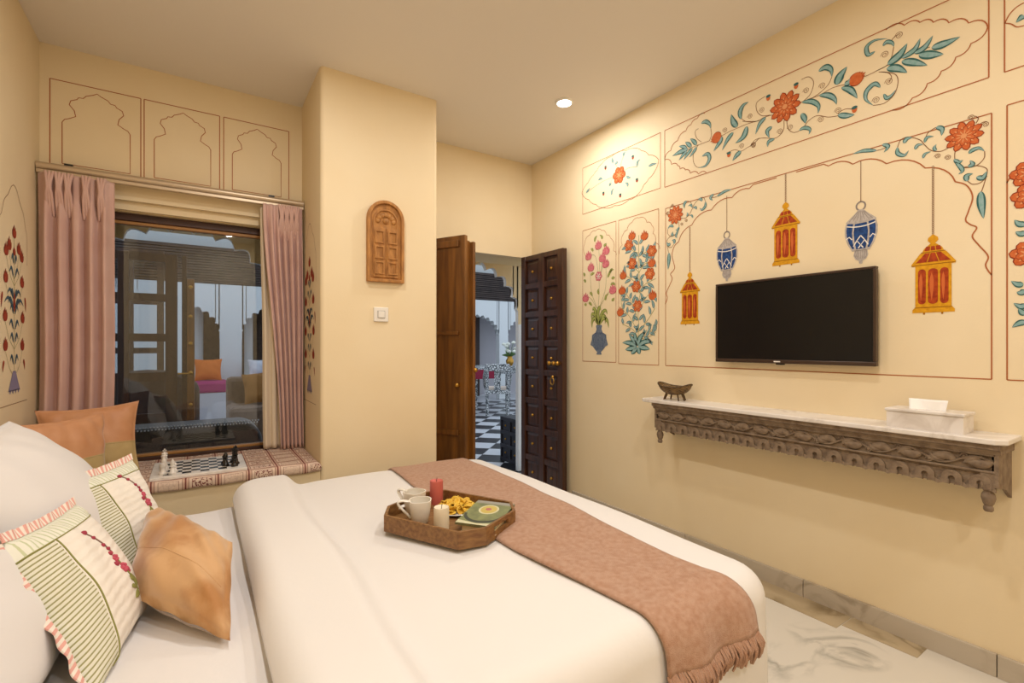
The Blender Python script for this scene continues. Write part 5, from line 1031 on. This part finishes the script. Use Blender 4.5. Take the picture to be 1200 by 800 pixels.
# lanterns
def gold_lantern(y, zt, chain_top, label):
    e = empty('painted_lantern', (RX, y, zt - .335), label, 'wall painting', 'painted lanterns on the wall')
    ch = MB(); n = int((chain_top - zt) / .009)
    for i in range(n):
        z = zt + (i + .5) * (chain_top - zt) / n; ch.poly([(y + .0042 * math.cos(k * PI / 4), z + .0052 * math.sin(k * PI / 4)) for k in range(8)], rwf, .0006, 0); ch.poly([(y + .0018 * math.cos(k * PI / 4), z + .0024 * math.sin(k * PI / 4)) for k in range(8)], rwf, .0009, 1)
    ch.build('chain', [p_fine, m_wall], e)
    g = MB(); F = lambda a, b: (y + a, zt - b)
    g.poly([F(0, 0), F(.016, .014), F(.018, .026), F(.006, .040), F(-.006, .040), F(-.018, .026), F(-.016, .014)], rwf, .0006, 0)
    g.poly([F(-.006, .036), F(.006, .036), F(.030, .058), F(.036, .072), F(.044, .078), F(.074, .122), F(.072, .130), F(-.072, .130), F(-.074, .122), F(-.044, .078), F(-.036, .072), F(-.030, .058)], rwf, .0007, 0)
    g.poly([F(-.060, .130), F(.060, .130), F(.060, .305), F(.070, .318), F(.070, .330), F(-.070, .330), F(-.070, .318), F(-.060, .305)], rwf, .0007, 0)
    for a in (-.03, .03): g.poly([F(a - .004, .328), F(a + .004, .328), F(a + .003, .338), F(a - .003, .338)], rwf, .0006, 1)
    for b, w_ in ((.074, .040), (.126, .073), (.308, .062)): ribbon(g, [F(-w_, b), F(w_, b)], .003, rwf, .0014, 1, sm=False)
    g.build('gilt_frame', [p_gold, p_goldd], e)
    for a0, a1, t0, t1 in ((-.026, -.010, -.058, -.022), (-.007, .007, -.018, .018), (.010, .026, .022, .058)):
        r_ = MB(); r_.poly([F(a0, .078), F(a1, .078), F(t1, .116), F(t0, .116)], rwf, .0011, 0); r_.poly([F(a0 * .9, .050), F(a1 * .9, .050), F(a1 * 1.1, .068), F(a0 * 1.1, .068)], rwf, .0011, 0); r_.build('roof_pane', p_red, e)
    for c, w_ in ((-.037, .0135), (0, .0165), (.037, .0135)):
        pts = [F(c + w_ * math.cos(k * PI / 8), .158 - .014 * math.sin(k * PI / 8)) for k in range(9)] + [F(c - w_ * math.cos(k * PI / 8), .280 + .014 * math.sin(k * PI / 8)) for k in range(9)]
        r_ = MB(); r_.poly(pts, rwf, .0011, 0); ribbon(r_, [F(c + w_ * .25, .16), F(c + w_ * .25, .28)], w_ * .8, rwf, .0014, 1, 'leaf'); r_.build('red_pane', [p_red, p_redl], e)
def blue_lantern(y, zt, chain_top, label):
    e = empty('painted_lantern', (RX, y, zt - .29), label, 'wall painting', 'painted lanterns on the wall'); F = lambda a, b: (y + a, zt - b)
    line(e, [F(0, 0), (y, chain_top)], .0032, p_fine, rwf, 'chain', sm=False)
    line(e, [F(.018 * math.sin(k * PI / 8), .020 - .020 * math.cos(k * PI / 8)) for k in range(17)], .007, p_silverd, rwf, 'ring')
    sl = MB(); prof = [(.010, .036), (.022, .050), (.034, .062), (.056, .082), (.063, .090)]
    sl.poly([F(a, b) for a, b in prof] + [F(-a, b) for a, b in reversed(prof)], rwf, .0007, 0)
    body = [(.060, .090), (.067, .120), (.066, .155), (.054, .195), (.036, .228)]
    sl.poly([F(a, b) for a, b in body] + [F(-a, b) for a, b in reversed(body)], rwf, .0007, 0)
    tail = [(.026, .226), (.030, .250), (.022, .268), (.008, .276), (.006, .290)]
    sl.poly([F(a, b) for a, b in tail] + [F(-a, b) for a, b in reversed(tail)], rwf, .0007, 0)
    for k in range(-3, 4): ribbon(sl, [F(k * .007, .228), F(k * .008, .25), F(k * .005, .268)], .002, rwf, .0010, 1); ribbon(sl, [F(k * .004, .044), F(k * .010, .066), F(k * .016, .086)], .002, rwf, .0010, 1)
    sl.build('silver_body', [p_silver, p_silverd], e)
    for sgn in (-1, 0, 1):
        if sgn == 0: pts = [(-.024, .100), (.024, .100), (.029, .14), (.026, .18), (.019, .220), (-.019, .220), (-.026, .18), (-.029, .14)]
        else: pts = [(sgn * a, b) for a, b in ((.031, .098), (.055, .094), (.060, .125), (.058, .155), (.048, .190), (.034, .218), (.027, .216), (.034, .18), (.036, .14))]
        MB().poly([F(a, b) for a, b in pts], rwf, .0011, 0).build('blue_pane', p_blue, e)
    tr_ = MB()
    for pts in ([(-.058, .106), (-.028, .114), (0, .116), (.028, .114), (.058, .106)], [(0, .158), (.016, .180), (0, .202), (-.016, .180), (0, .158)], [(-.016, .18), (-.030, .205)], [(.016, .18), (.030, .205)], [(-.060, .168), (-.048, .158), (-.036, .172)], [(.060, .168), (.048, .158), (.036, .172)], [(0, .202), (-.010, .216)], [(0, .202), (.010, .216)]):
        ribbon(tr_, [F(a, b) for a, b in pts], .005, rwf, .0015, 0, sm=False)
    tr_.build('tracery', p_white, e)
gold_lantern(1.925, 1.748, 2.03, 'painted gold lantern with red panes between the blue lantern and the vase panels')
blue_lantern(1.672, 1.950, 2.16, 'painted blue and silver lantern above the far corner of the television')
gold_lantern(1.335, 2.040, 2.19, 'painted gold lantern hanging highest above the middle of the television')
blue_lantern(.991, 1.955, 2.145, 'painted blue and silver lantern above the near corner of the television')
gold_lantern(.727, 1.752, 2.04, 'painted gold lantern with red panes beside the near edge of the television')
# panels that run out of the picture on the right
pr1 = panel((RX, .2, 1.15), 'tall painted wall panel with orange flowers beyond the nearest gold lantern')
rect(pr1, .135, .505, 1.150, 2.203, rwf)
line(pr1, M['rp_arch'] + [(.32, 2.14), (.22, 2.10), (.137, 2.0)], .004, p_line, rwf, 'painted_arch')
for mir in (0, 1):
    mx = (lambda p: (.64 - p[0], p[1])) if mir else (lambda p: tuple(p))
    for p in M['rp_flower']: flower(pr1, mx((p[0] - .012, p[1])), .050, rwf, 6, 2)
    for p in M['rp_leaf']: leaf(pr1, [mx(q) for q in p], .022, rwf)
line(pr1, [(.32, 1.3), (.33, 1.6), (.32, 2.0)], .004, p_ol, rwf, 'painted_stem')
for k in range(7): leaf(pr1, [(.32, 1.30), (.32 + .06 * math.cos(k * PI / 6), 1.30 + .05 * math.sin(k * PI / 6)), (.32 + .12 * math.cos(k * PI / 6), 1.29 + .09 * math.sin(k * PI / 6))], .036, rwf)
pr2 = panel((RX, .2, 2.33), 'painted wall panel with a pointed cartouche in the top row, next to the long band')
rect(pr2, -.26, .512, 2.333, 2.709, rwf)
for o in M['rp2'][:2]: line(pr2, o, .004, p_line, rwf, 'painted_scallop')
leaf(pr2, M['rp2'][2], .022, rwf); flower(pr2, (.13, 2.52), .066, rwf, 6, 2)

# bouquets on the two sides of the window alcove
def bouquet(yc, z0, z1, hw, fr, label, loc, wob=1.):
    e = panel(loc, label); Hh = z1 - z0; F = lambda a, b: (yc + a * hw, z0 + b * Hh)
    top = [F(-1, .66), F(-1, .80), F(-.86, .84), F(-.70, .90), F(-.42, .94), F(-.2, .985), F(0, 1.0), F(.2, .985), F(.42, .94), F(.70, .90), F(.86, .84), F(1, .80), F(1, .66)]
    line(e, top, .003, p_fine, fr, 'painted_arch'); line(e, [F(-1, 0), F(1, 0)], .003, p_fine, fr, 'painted_border', sm=False)
    line(e, [F(0, .12), F(0, .80)], .003, p_ol, fr, 'painted_stem', sm=False)
    v = MB(); v.poly([F(-.42, .06), F(.42, .06), F(.24, .11), F(.10, .15), F(-.10, .15), F(-.24, .11)], fr, .0008, 0)
    for k in (-.3, -.1, .1, .3): v.poly([F(k - .08, .064), F(k + .08, .064), F(k, .045)], fr, .0008, 0)
    v.build('painted_pot', p_lil, e)
    for s in (-1, 1):
        for a, b in ((.60, .27), (.62, .40), (.58, .57), (.55, .69), (.34, .72)):
            tulip(e, F(s * a, b - .025), F(s * a * 1.05, b + .035), fr, 5, 1.3, [p_brick, p_brick]); line(e, [F(0, b - .15), F(s * a * .6, b - .10), F(s * a, b - .03)], .0022, p_ol, fr, 'painted_stem')
        for a, b in ((.30, .20), (.28, .30), (.35, .36), (.45, .46), (.25, .50), (.35, .60), (.2, .66), (.5, .50), (.7, .46), (.3, .43)):
            leaf(e, [F(s * .06, b - .02), F(s * a * .6, b + .02), F(s * a, b - .005)], .016, fr, (p_slate, p_slate))
        leaf(e, [F(s * .7, .20), F(s * .76, .18), F(s * .8, .15)], .02, fr, (p_brick, p_brick)); leaf(e, [F(s * .8, .5), F(s * .86, .47), F(s * .88, .43)], .02, fr, (p_brick, p_brick))
    tulip(e, F(0, .76), F(0, .82), fr, 5, 1.2, [p_brick, p_brick]); tulip(e, F(.0, .68), F(.0, .72), fr, 5, 1.2, [p_brick, p_brick]); leaf(e, [F(0, .42), F(.0, .47), F(0, .52)], .028, fr, (p_brick, p_brick))
bouquet(3.20, 1.007, 2.04, .205, lwf, 'painted bouquet of red flowers under an arch on the left alcove wall', (LX, 3.2, 1.0))
bouquet(3.365, .915, 2.08, .205, bwf, 'painted bouquet of red flowers on the side of the projecting wall', (PX0, 3.365, .91))
# three arch outlines above the curtain rod
for x0, x1, l in ((-.684, -.283, 'painted cusped arch outline above the rod end over the orange pillows'), (-.267, .122, 'painted outline of a cusped arch, the middle one of three above the curtain rod'), (.144, .532, 'painted outline of a cusped arch above the curtain rod next to the projecting wall')):
    e = panel(((x0 + x1) / 2, BY, 2.29), l); rect(e, x0, x1, 2.285, 2.765, wwf, .0048)
    xc = (x0 + x1) / 2; w = (x1 - x0) * .374
    half = [(-1, 2.303), (-1, 2.535), (-.93, 2.553), (-.80, 2.562), (-.62, 2.580), (-.66, 2.612), (-.80, 2.640), (-.76, 2.664), (-.58, 2.678), (-.54, 2.690), (-.40, 2.692), (-.32, 2.708), (-.12, 2.722), (0, 2.734)]
    pts = [(xc + a * w, b) for a, b in half] + [(xc - a * w, b) for a, b in reversed(half[:-1])]
    line(e, pts + [pts[0]], .0042, p_line, wwf, 'painted_arch', sm=False)
# ------------------------------------------------------------------ verandah and courtyard outside
m_fascia = mat('fascia_grey_plaster', '#B9BDBB', .8); m_arc = mat('arcade_white_plaster', '#D6DADA', .75, bump=.1, bscale=50); m_dim = mat('inner_hall_wall', '#B7B4B8', .8); m_brownw = mat('inner_brown_wall', '#5A4638', .8, col2='#3E2E26', scale=14)
m_tb = mat('black_floor_tile', '#1C1D20', .3); m_tw = mat('white_floor_tile', '#C9CCD0', .3)
fc_ = empty('floor_courtyard', (2, 7, 0), kind='structure')
MB().box(-6, 12, BY, 14, -.12, -.012).build('floor_bed', m_tw, fc_)
a45 = math.radians(45); tl = .335
tile_me = None; far_tiles = MB(); th_ = tl / 2 - .002
for i in range(-30, 31):
    for j in range(-30, 31):
        u, v = (i + .5) * tl, (j + .5) * tl
        x = 4.0 + u * math.cos(a45) - v * math.sin(a45); y = 6.6 + u * math.sin(a45) + v * math.cos(a45)
        # keep what can be seen through the doorway
        if not (4.1 < y < 9.6): continue
        r = x / y
        key = (i + j) % 2
        if not (.47 < r < .72):
            if -2.3 < x < 8.5:
                far_tiles.prism([(x + a * math.cos(a45) - b * math.sin(a45), y + a * math.sin(a45) + b * math.cos(a45)) for a, b in ((-th_, -th_), (th_, -th_), (th_, th_), (-th_, th_))], lambda a, b, d: (a, b, d), -.012, 0, key)
            continue
        o = MB().box(-tl / 2 + .002, tl / 2 - .002, -tl / 2 + .002, tl / 2 - .002, -.012, 0).build('floor_tile', m_tb if key else m_tw, None) if tile_me is None else bpy.data.objects.new('floor_tile', tile_me[key])
        if tile_me is None:
            me2 = o.data.copy(); me2.materials.clear(); me2.materials.append(m_tw if key else m_tb); tile_me = {key: o.data, 1 - key: me2}
        else: COL.objects.link(o)
        o.parent = fc_; o.location = Vector((x, y, 0)) - Vector(fc_.location); o.rotation_euler = (0, 0, a45)
far_tiles.build('floor_tiles', [m_tw, m_tb], fc_, kind='stuff')
# outer skin of the room wall with two scalloped arches (door and window)
AY = 4.08
def cusped(cx, hw, zs, z1, n=6, bump=.030):
    """half outline of a lobed arch from right springing to apex, mirrored"""
    pts = []; N_ = n * 2 + 1
    cus = [(hw * math.cos(PI * k / N_) , zs + (z1 - zs) * max(0., math.sin(PI * k / N_)) ** .9) for k in range(N_ + 1)]
    out = []
    for k in range(N_):
        a, b = Vector(cus[k]), Vector(cus[k + 1]); d = b - a; nn = Vector((d.y, -d.x)); 
        for q in range(7): f = q / 6; out.append(a + d * f + nn * .42 * math.sin(PI * f))
    return [(cx + max(-hw, min(hw, p.x)), p.y) for p in out]
def arch_wall(name, x0, x1, z1, cx, hw, zs, za, y0, y1, m, m_in, parent=None):
    o = cusped(cx, hw, zs, za); o = [p for p in o]; f = lambda a, b, d: (a, d, b)
    # vertical strips between the arch curve and the top
    mb = MB(); n = len(o)
    V = []; F = []; M_ = []
    for d in (y0, y1):
        V += [(a, d, b) for a, b in o] + [(min(max(a, x0), x1), d, z1) for a, b in o]
    for i in range(n - 1):
        F += [(i, i + 1, n + i + 1, n + i), (2 * n + i, 3 * n + i, 3 * n + i + 1, 2 * n + i + 1), (i, 2 * n + i, 2 * n + i + 1, i + 1)]; M_ += [0, 0, 1]
    mb.v = V; mb.f = F; mb.m = M_
    mb.box(x0, cx - hw - .0006, y0, y1, zs, z1); mb.box(cx + hw + .0006, x1, y0, y1, zs, z1)
    w_ = mb.build(name, [m, m_in], parent, kind=None if parent else 'structure')
    lo = MB(); lo.box(x0, cx - hw - .003, y0, y1, 0, zs); lo.box(cx + hw + .003, x1, y0, y1, 0, zs); lo.build('arch_pier', m_in, w_)
    return w_
arch_wall('wall_verandah_door', 1.22, 3.3, 2.09, 2.17, .575, 1.50, 2.055, AY, AY + .05, m_outer, m_white)
arch_wall('wall_verandah_window', -1.1, 1.22, 2.09, -.09, .565, 1.52, 2.075, AY, AY + .05, m_outer, m_white)
S('ceiling_verandah', MB().box(-1.1, 3.3, BY + .06, AY + .14, 2.09, 2.25), m_outer)
S('wall_verandah_divider', MB().box(.75, 1.25, BY + .06, AY, 0, 2.09), m_outer)
S('wall_verandah_end', MB().box(3.2, 3.3, BY + .06, AY, 0, 2.09), m_outer)
# arcade across the courtyard
QY = 9.8
ar = None
def arcade(x0, x1, cx):
    return arch_wall('wall_arcade', x0, x1, 2.35, cx, .60, 1.40, 1.95, QY, QY + .16, m_arc, m_arc)
arcs = [(-1.08, -.4, ), ]
px = .50
cxs = [-.27 - 1.34, -.27, 1.27, 2.8, 4.15, 5.45, 6.9]
ed = [-2.4] + [(a + b) / 2 for a, b in zip(cxs[:-1], cxs[1:])] + [7.9]
for i, cx in enumerate(cxs): arcade(ed[i], ed[i + 1], cx)
fa = S('wall_fascia', MB().box(-3, 9, QY + .05, QY + .16, 2.35, 3.0), m_slat)
sl = MB()
for k in range(14): sl.box(-3, 9, QY - .01 - .012 * (k % 2), QY + .06, 2.365 + k * .044, 2.365 + k * .044 + .030)
sl.build('slats', m_slat, fa, kind='stuff')
S('wall_parapet', MB().box(-6, 12, QY + .3, QY + .4, 3.0, 4.6), m_fascia)
S('wall_inner_hall', MB().box(-3, 3.4, QY + 1.5, QY + 1.6, 0, 2.4), m_brownw)
S('wall_inner_hall_dining', MB().box(3.4, 9, QY + 1.1, QY + 1.2, 0, 2.4), m_dim)
S('ceiling_hall', MB().box(-3, 9, QY + .1, QY + 1.6, 2.4, 2.5), m_dim)
S('door_3', MB().box(5.2, 6.05, QY + .96, QY + 1.12, 0, 2.3), m_outwood)
# inner columns seen through the window arches
for x in (.02, .83): S('wall_column', MB().lathe([(.075, 0), (.075, 2.35)], (x, QY + .75, 0), 12), m_arc)
# benches with cushions under the arcade
m_mag = mat('magenta_cloth', '#A8246A', .8); m_wcl = mat('white_seat_cloth', '#C6C6CC', .8); m_mus = mat('mustard_cloth', '#8A5A1E', .8); m_grn = mat('dark_green_cloth', '#2E4A44', .8); m_or3 = mat('orange_cloth', '#D06A1E', .8)
def bench(x0, x1, label):
    e = empty('daybed_bench', ((x0 + x1) / 2, QY - .4, 0), label, 'bench')
    MB().box(x0, x1, QY - .62, QY - .05, .02, .52).build('white_cover', m_wcl, e, bevel=.02)
    for x in (x0 + .06, x1 - .06): MB().box(x - .03, x + .03, QY - .6, QY - .54, 0, .03).build('foot', m_outwood, e)
    MB().box(x0 - .01, x1 + .01, QY - .64, QY - .04, .52, .70).build('mattress', m_mag, e, bevel=.04)
bench(-.62, .42, 'bench with magenta mattress across the courtyard under the orange pillow'); bench(.66, 1.9, 'bench with magenta mattress across the courtyard under the white pillows')
def far_pillow(x0, x1, z0, z1, y, m, label, seed):
    plain_pillow(((x0, y + .1, z1), (x1, y + .1, z1), (x1 - .01, y - .03, z0), (x0 + .01, y - .03, z0)), .08, label, seed, [m, m], None, pinch=.1)
far_pillow(-.05, .36, .70, 1.06, QY - .30, m_or3, 'bright orange pillow on the bench across the courtyard', 51)
far_pillow(.74, 1.10, .70, 1.04, QY - .26, m_wcl, 'white pillow on the bench across the courtyard', 52)
far_pillow(1.0, 1.3, .70, .98, QY - .42, m_grn, 'dark green pillow in front of the white pillow across the courtyard', 53)
# glazed wooden door screen standing outside the window
gs = empty('glazed_screen', (-.4, 4.8, 0), 'dark wooden glazed screen outside the window with a grid of panes', 'door screen')
YS = 4.80
for x0, x1 in ((-.92, -.86), (-.515, -.445), (-.215, -.135), (-.105, -.070)): MB().box(x0, x1, YS - .03, YS + .03, 0, 2.02).build('stile', m_outwood, gs, bevel=.004)
for z0, z1 in ((1.955, 2.02), (1.637, 1.697), (1.315, 1.378), (1.0, 1.068), (.62, .74), (0, .14)): MB().box(-.86, -.215, YS - .025, YS + .025, z0, z1).build('rail', m_outwood, gs)
for z0, z1 in ((1.697, 1.955), (1.378, 1.637), (1.068, 1.315), (.74, 1.0)):
    for x0, x1 in ((-.86, -.515), (-.445, -.215)):
        MB().box(x0, x1, YS - .003, YS + .003, z0, z1).build('pane', m_glass, gs)
MB().box(-.86, -.215, YS - .012, YS + .012, .14, .62).build('lower_panel', m_outwood, gs)
sl2 = empty('open_shutter', (-.045, 4.78, 0), 'amber wooden shutter edge with round brass bolts standing open outside the window', 'shutter')
MB().box(-.070, -.018, YS - .06, YS + .30, 0, 1.83).build('board', m_wood2, sl2, bevel=.005)
for z in (1.76, 1.52, 1.30, 1.06, .80):
    q = MB(); q.ball((-.045, YS - .065, z), .016, 10); q.build('bolt', m_brass, sl2, smooth=60)
bt = MB(); bt.tube([(-.13, YS - .07, 1.055), (-.03, YS - .07, 1.055)], .007, 8); bt.build('latch_bar', m_brass, sl2)
# second glazed frame behind, pale wall beyond
gs2 = empty('glazed_door', (-.6, 6.4, 0), 'second glazed wooden door standing further back outside the window', 'door')
for x0, x1 in ((-1.4, -1.32), (-.62, -.56), (-.36, -.30)): MB().box(x0, x1, 6.38, 6.44, 0, 2.3).build('stile', m_outwood, gs2)
for z0, z1 in ((2.2, 2.3), (1.72, 1.78), (1.2, 1.26), (.7, .78), (0, .2)): MB().box(-1.32, -.36, 6.39, 6.43, z0, z1).build('rail', m_outwood, gs2)
S('wall_court_side', MB().box(-2.4, -.16, 8.0, 8.2, 0, 2.03), m_arc)
# dark upholstered daybed right outside the window
m_dk = mat('dark_grey_upholstery', '#34302E', .5, col2='#272422', scale=10, sheen=.3, bump=.1, bscale=12); m_stud = mat('silver_studs', '#BDBAB6', .3, metal=.8)
db = empty('dark_daybed', (-.2, 4.6, 0), 'dark grey upholstered daybed with silver studded trim right outside the window', 'sofa')
pts = [(-.95, .08), (.44, .08)] + [(.44 - .16 + .16 * math.cos(PI / 2 * k / 8), .52 + .16 * math.sin(PI / 2 * k / 8)) for k in range(9)] + [(-.95, .68)]
MB().prism(pts, lambda a, b, d: (a, d, b), 4.34, 4.68).build('body', m_dk, db, smooth=40, bevel=.02)
for x in (-.85, .35):
    for y in (4.40, 4.62): MB().lathe([(.025, 0), (.03, .1)], (x, y, 0), 10).build('foot', m_outwood, db)
sd = MB()
for k in range(66): sd.ball((-.93 + k * .0205, 4.345, .668 + .002 * math.sin(k)), .0075, 6)
for k in range(66): sd.ball((-.92 + k * .0205, 4.36, .684), .007, 6)
sd.build('silver_trim', m_stud, db, smooth=60, kind='stuff')
ac = empty('tan_armchair', (.55, 6.2, 0), 'tan armchair with mustard cushion outside the window', 'armchair'); m_tan = mat('tan_upholstery', '#6E5642', .7, col2='#5C4635', scale=20)
MB().box(.28, .95, 5.9, 6.5, .08, .62).build('seat', m_tan, ac, bevel=.05); MB().box(.28, .95, 6.4, 6.55, .5, .92).build('backrest', m_tan, ac, bevel=.05)
for x in (.33, .9):
    for y in (5.95, 6.45): MB().box(x - .025, x + .025, y - .025, y + .025, 0, .1).build('leg', m_outwood, ac)
plain_pillow(((.42, 6.30, .95), (.80, 6.32, 1.0), (.86, 6.12, .63), (.44, 6.1, .63)), .07, 'mustard pillow on the tan armchair outside the window', 57, [m_mus, m_mus], None, pinch=.08)
da = empty('brown_armchair', (-.42, 5.4, 0), 'dark brown rounded armchair outside the window behind the studded daybed', 'armchair'); m_dba = mat('brown_upholstery', '#4A3C33', .7, col2='#3A2E27', scale=20)
pts = [(-.78, .1), (.02, .1), (.02, .75)] + [(-.38 + .40 * math.cos(PI * k / 10), .86 + .20 * math.sin(PI * k / 10)) for k in range(11)] + [(-.78, .75)]
MB().prism(pts, lambda a, b, d: (a, d, b), 5.45, 5.62).build('backrest', m_dba, da, smooth=40, bevel=.03); MB().box(-.76, 0, 5.1, 5.46, .1, .55).build('seat', m_dba, da, bevel=.04)
for x in (-.7, -.06):
    for y in (5.15, 5.55): MB().box(x - .025, x + .025, y - .025, y + .025, 0, .11).build('leg', m_outwood, da)

# ------------------------------------------------------------------ dining corner seen through the door
def inlay_mat():
    m = bpy.data.materials.new('bone_inlay'); m.use_nodes = True; nt = m.node_tree; N = nt.nodes; Lk = nt.links; b = N['Principled BSDF']
    tc = N.new('ShaderNodeTexCoord'); vo = N.new('ShaderNodeTexVoronoi'); vo.feature = 'DISTANCE_TO_EDGE'; vo.inputs['Scale'].default_value = 28; Lk.new(tc.outputs['Object'], vo.inputs['Vector'])
    cr = N.new('ShaderNodeValToRGB'); cr.color_ramp.elements[0].position = .08; cr.color_ramp.elements[0].color = srgb('#3A4248'); cr.color_ramp.elements[1].position = .16; cr.color_ramp.elements[1].color = srgb('#D3D6D6')
    Lk.new(vo.outputs['Distance'], cr.inputs[0]); Lk.new(cr.outputs[0], b.inputs['Base Color']); b.inputs['Roughness'].default_value = .4
    return m
m_inlay = inlay_mat(); m_seatc = mat('cream_seat_pad', '#D9C8B8', .8); m_redpad = mat('crimson_cloth', '#8A1434', .8)
def dining_chair(x, y, rz, label):
    e = empty('dining_chair', (x, y, 0), label, 'chair', 'bone inlay dining chairs'); e.rotation_euler = (0, 0, rz)
    B = lambda n, *a, m=m_inlay: MB().box(*a).build(n, m, e, local=True, bevel=.006)
    for sx in (-.19, .19):
        B('leg', sx - .03, sx + .03, -.22, -.16, 0, .42); 
        lg = MB(); lg.tube([(sx, .19, 0), (sx, .19, .45), (sx, .22, .7), (sx, .29, .92)], .03, 8); lg.build('rear_leg', m_inlay, e, local=True, smooth=40)
    B('seat_frame', -.23, .23, -.24, .23, .40, .47); B('seat_pad', -.20, .20, -.21, .19, .465, .51, m=m_seatc)
    B('top_rail', -.22, .22, .255, .315, .82, .95); B('splat', -.06, .06, .20, .235, .47, .83)
    for sx in (-.22, .22):
        ar_ = MB(); ar_.tube(smooth_pts([(sx, .27, .86), (sx * 1.1, .12, .72), (sx * 1.1, -.08, .60), (sx, -.2, .47)], 4), .028, 8); ar_.build('arm', m_inlay, e, local=True, smooth=40)
dining_chair(4.72, 7.72, math.radians(150), 'bone inlay dining chair with pale pad closest to the flower vase')
dining_chair(4.16, 8.13, math.radians(150), 'bone inlay dining chair beside the crimson cloth')
tbx, tby = 5.35, 8.75
dt = empty('dining_table', (tbx, tby, 0), 'bone inlay dining table across the courtyard seen through the doorway', 'table')
MB().box(tbx - .85, tbx + .6, tby - .40, tby + .40, .80, .86).build('table_top', m_inlay, dt, bevel=.01)
MB().box(tbx - .75, tbx + .5, tby - .32, tby + .32, .70, .80).build('apron', m_inlay, dt)
for sx in (-.7, .45):
    for sy in (-.28, .28): MB().box(tbx + sx - .04, tbx + sx + .04, tby + sy - .04, tby + sy + .04, 0, .72).build('leg', m_inlay, dt)
MB().box(tbx - .87, tbx - .3, tby - .41, tby + .41, .62, .802).build('runner', m_redpad, dt, label='crimson cloth hanging under the table edge')
vx_, vy_ = 5.52, 8.52
vs_ = empty('flower_vase', (vx_, vy_, .86), 'brass vase of white flowers on the inlay dining table', 'vase')
MB().lathe([(.05, 0), (.08, .06), (.085, .11), (.05, .17), (.06, .20)], (vx_, vy_, .86), 14).build('pot', m_brass, vs_, smooth=50)
rnd = random.Random(5); m_pet = mat('white_petal', '#E6E8DA', .7); m_lf = mat('leaf_green', '#4E6B32', .6)
for k in range(11):
    a = rnd.uniform(0, 6.28); r_ = rnd.uniform(.03, .20); h = rnd.uniform(.30, .50); p = (vx_ + r_ * math.cos(a), vy_ + r_ * math.sin(a), .86 + h)
    st_ = MB(); st_.tube(smooth_pts([(vx_, vy_, .98), (vx_ + r_ * .4 * math.cos(a), vy_ + r_ * .4 * math.sin(a), .86 + h * .7), p], 3), .005, 5); s_ = st_.build('stem', m_lf, vs_)
    fb = MB()
    for q in range(6): b2 = q * PI / 3; fb.ball((p[0] + .028 * math.cos(b2), p[1] + .028 * math.sin(b2), p[2]), .026, 6)
    fb.ball((p[0], p[1], p[2] + .015), .026, 6); fb.build('blossom', m_pet, s_, smooth=60)
    q = Vector((vx_ + rnd.uniform(-.16, .16), vy_ + rnd.uniform(-.1, .1), .86 + rnd.uniform(.22, .36)))
    lf_ = MB(); lf_.tube(smooth_pts([(vx_, vy_, 1.03), q * .5 + Vector((vx_, vy_, 1.08)) * .5, q], 3), [.004, .015, .022, .025, .022, .012, .003], 6, flat=((0, 1, 0), .3)); lf_.build('leaf', m_lf, vs_, smooth=60)
# low studded chest just outside the door
m_chest = mat('slate_black_chest', '#2B2B33', .5, col2='#1E1E24', scale=10)
ch = empty('low_chest', (3.05, 4.6, 0), 'low dark panelled chest just outside the doorway', 'chest')
MB().box(2.872, 3.18, 4.24, 4.61, 0, .49).build('body', m_chest, ch)
for k in range(3):
    y = 4.24 + k * .185; MB().box(2.858, 2.875, max(4.24, y - .022), min(4.61, y + .022), 0, .49).build('stile', m_chest, ch, bevel=.003)
for z in (.02, .17, .32, .47): MB().box(2.856, 2.875, 4.24, 4.61, z - .02, z + .02).build('rail', m_chest, ch, bevel=.003)
for k in range(2):
    for z in (.095, .245, .395): q = MB(); q.ball((2.87, 4.24 + (k + .5) * .185, z), .012, 8); q.build('stud', m_brass, ch, smooth=60)
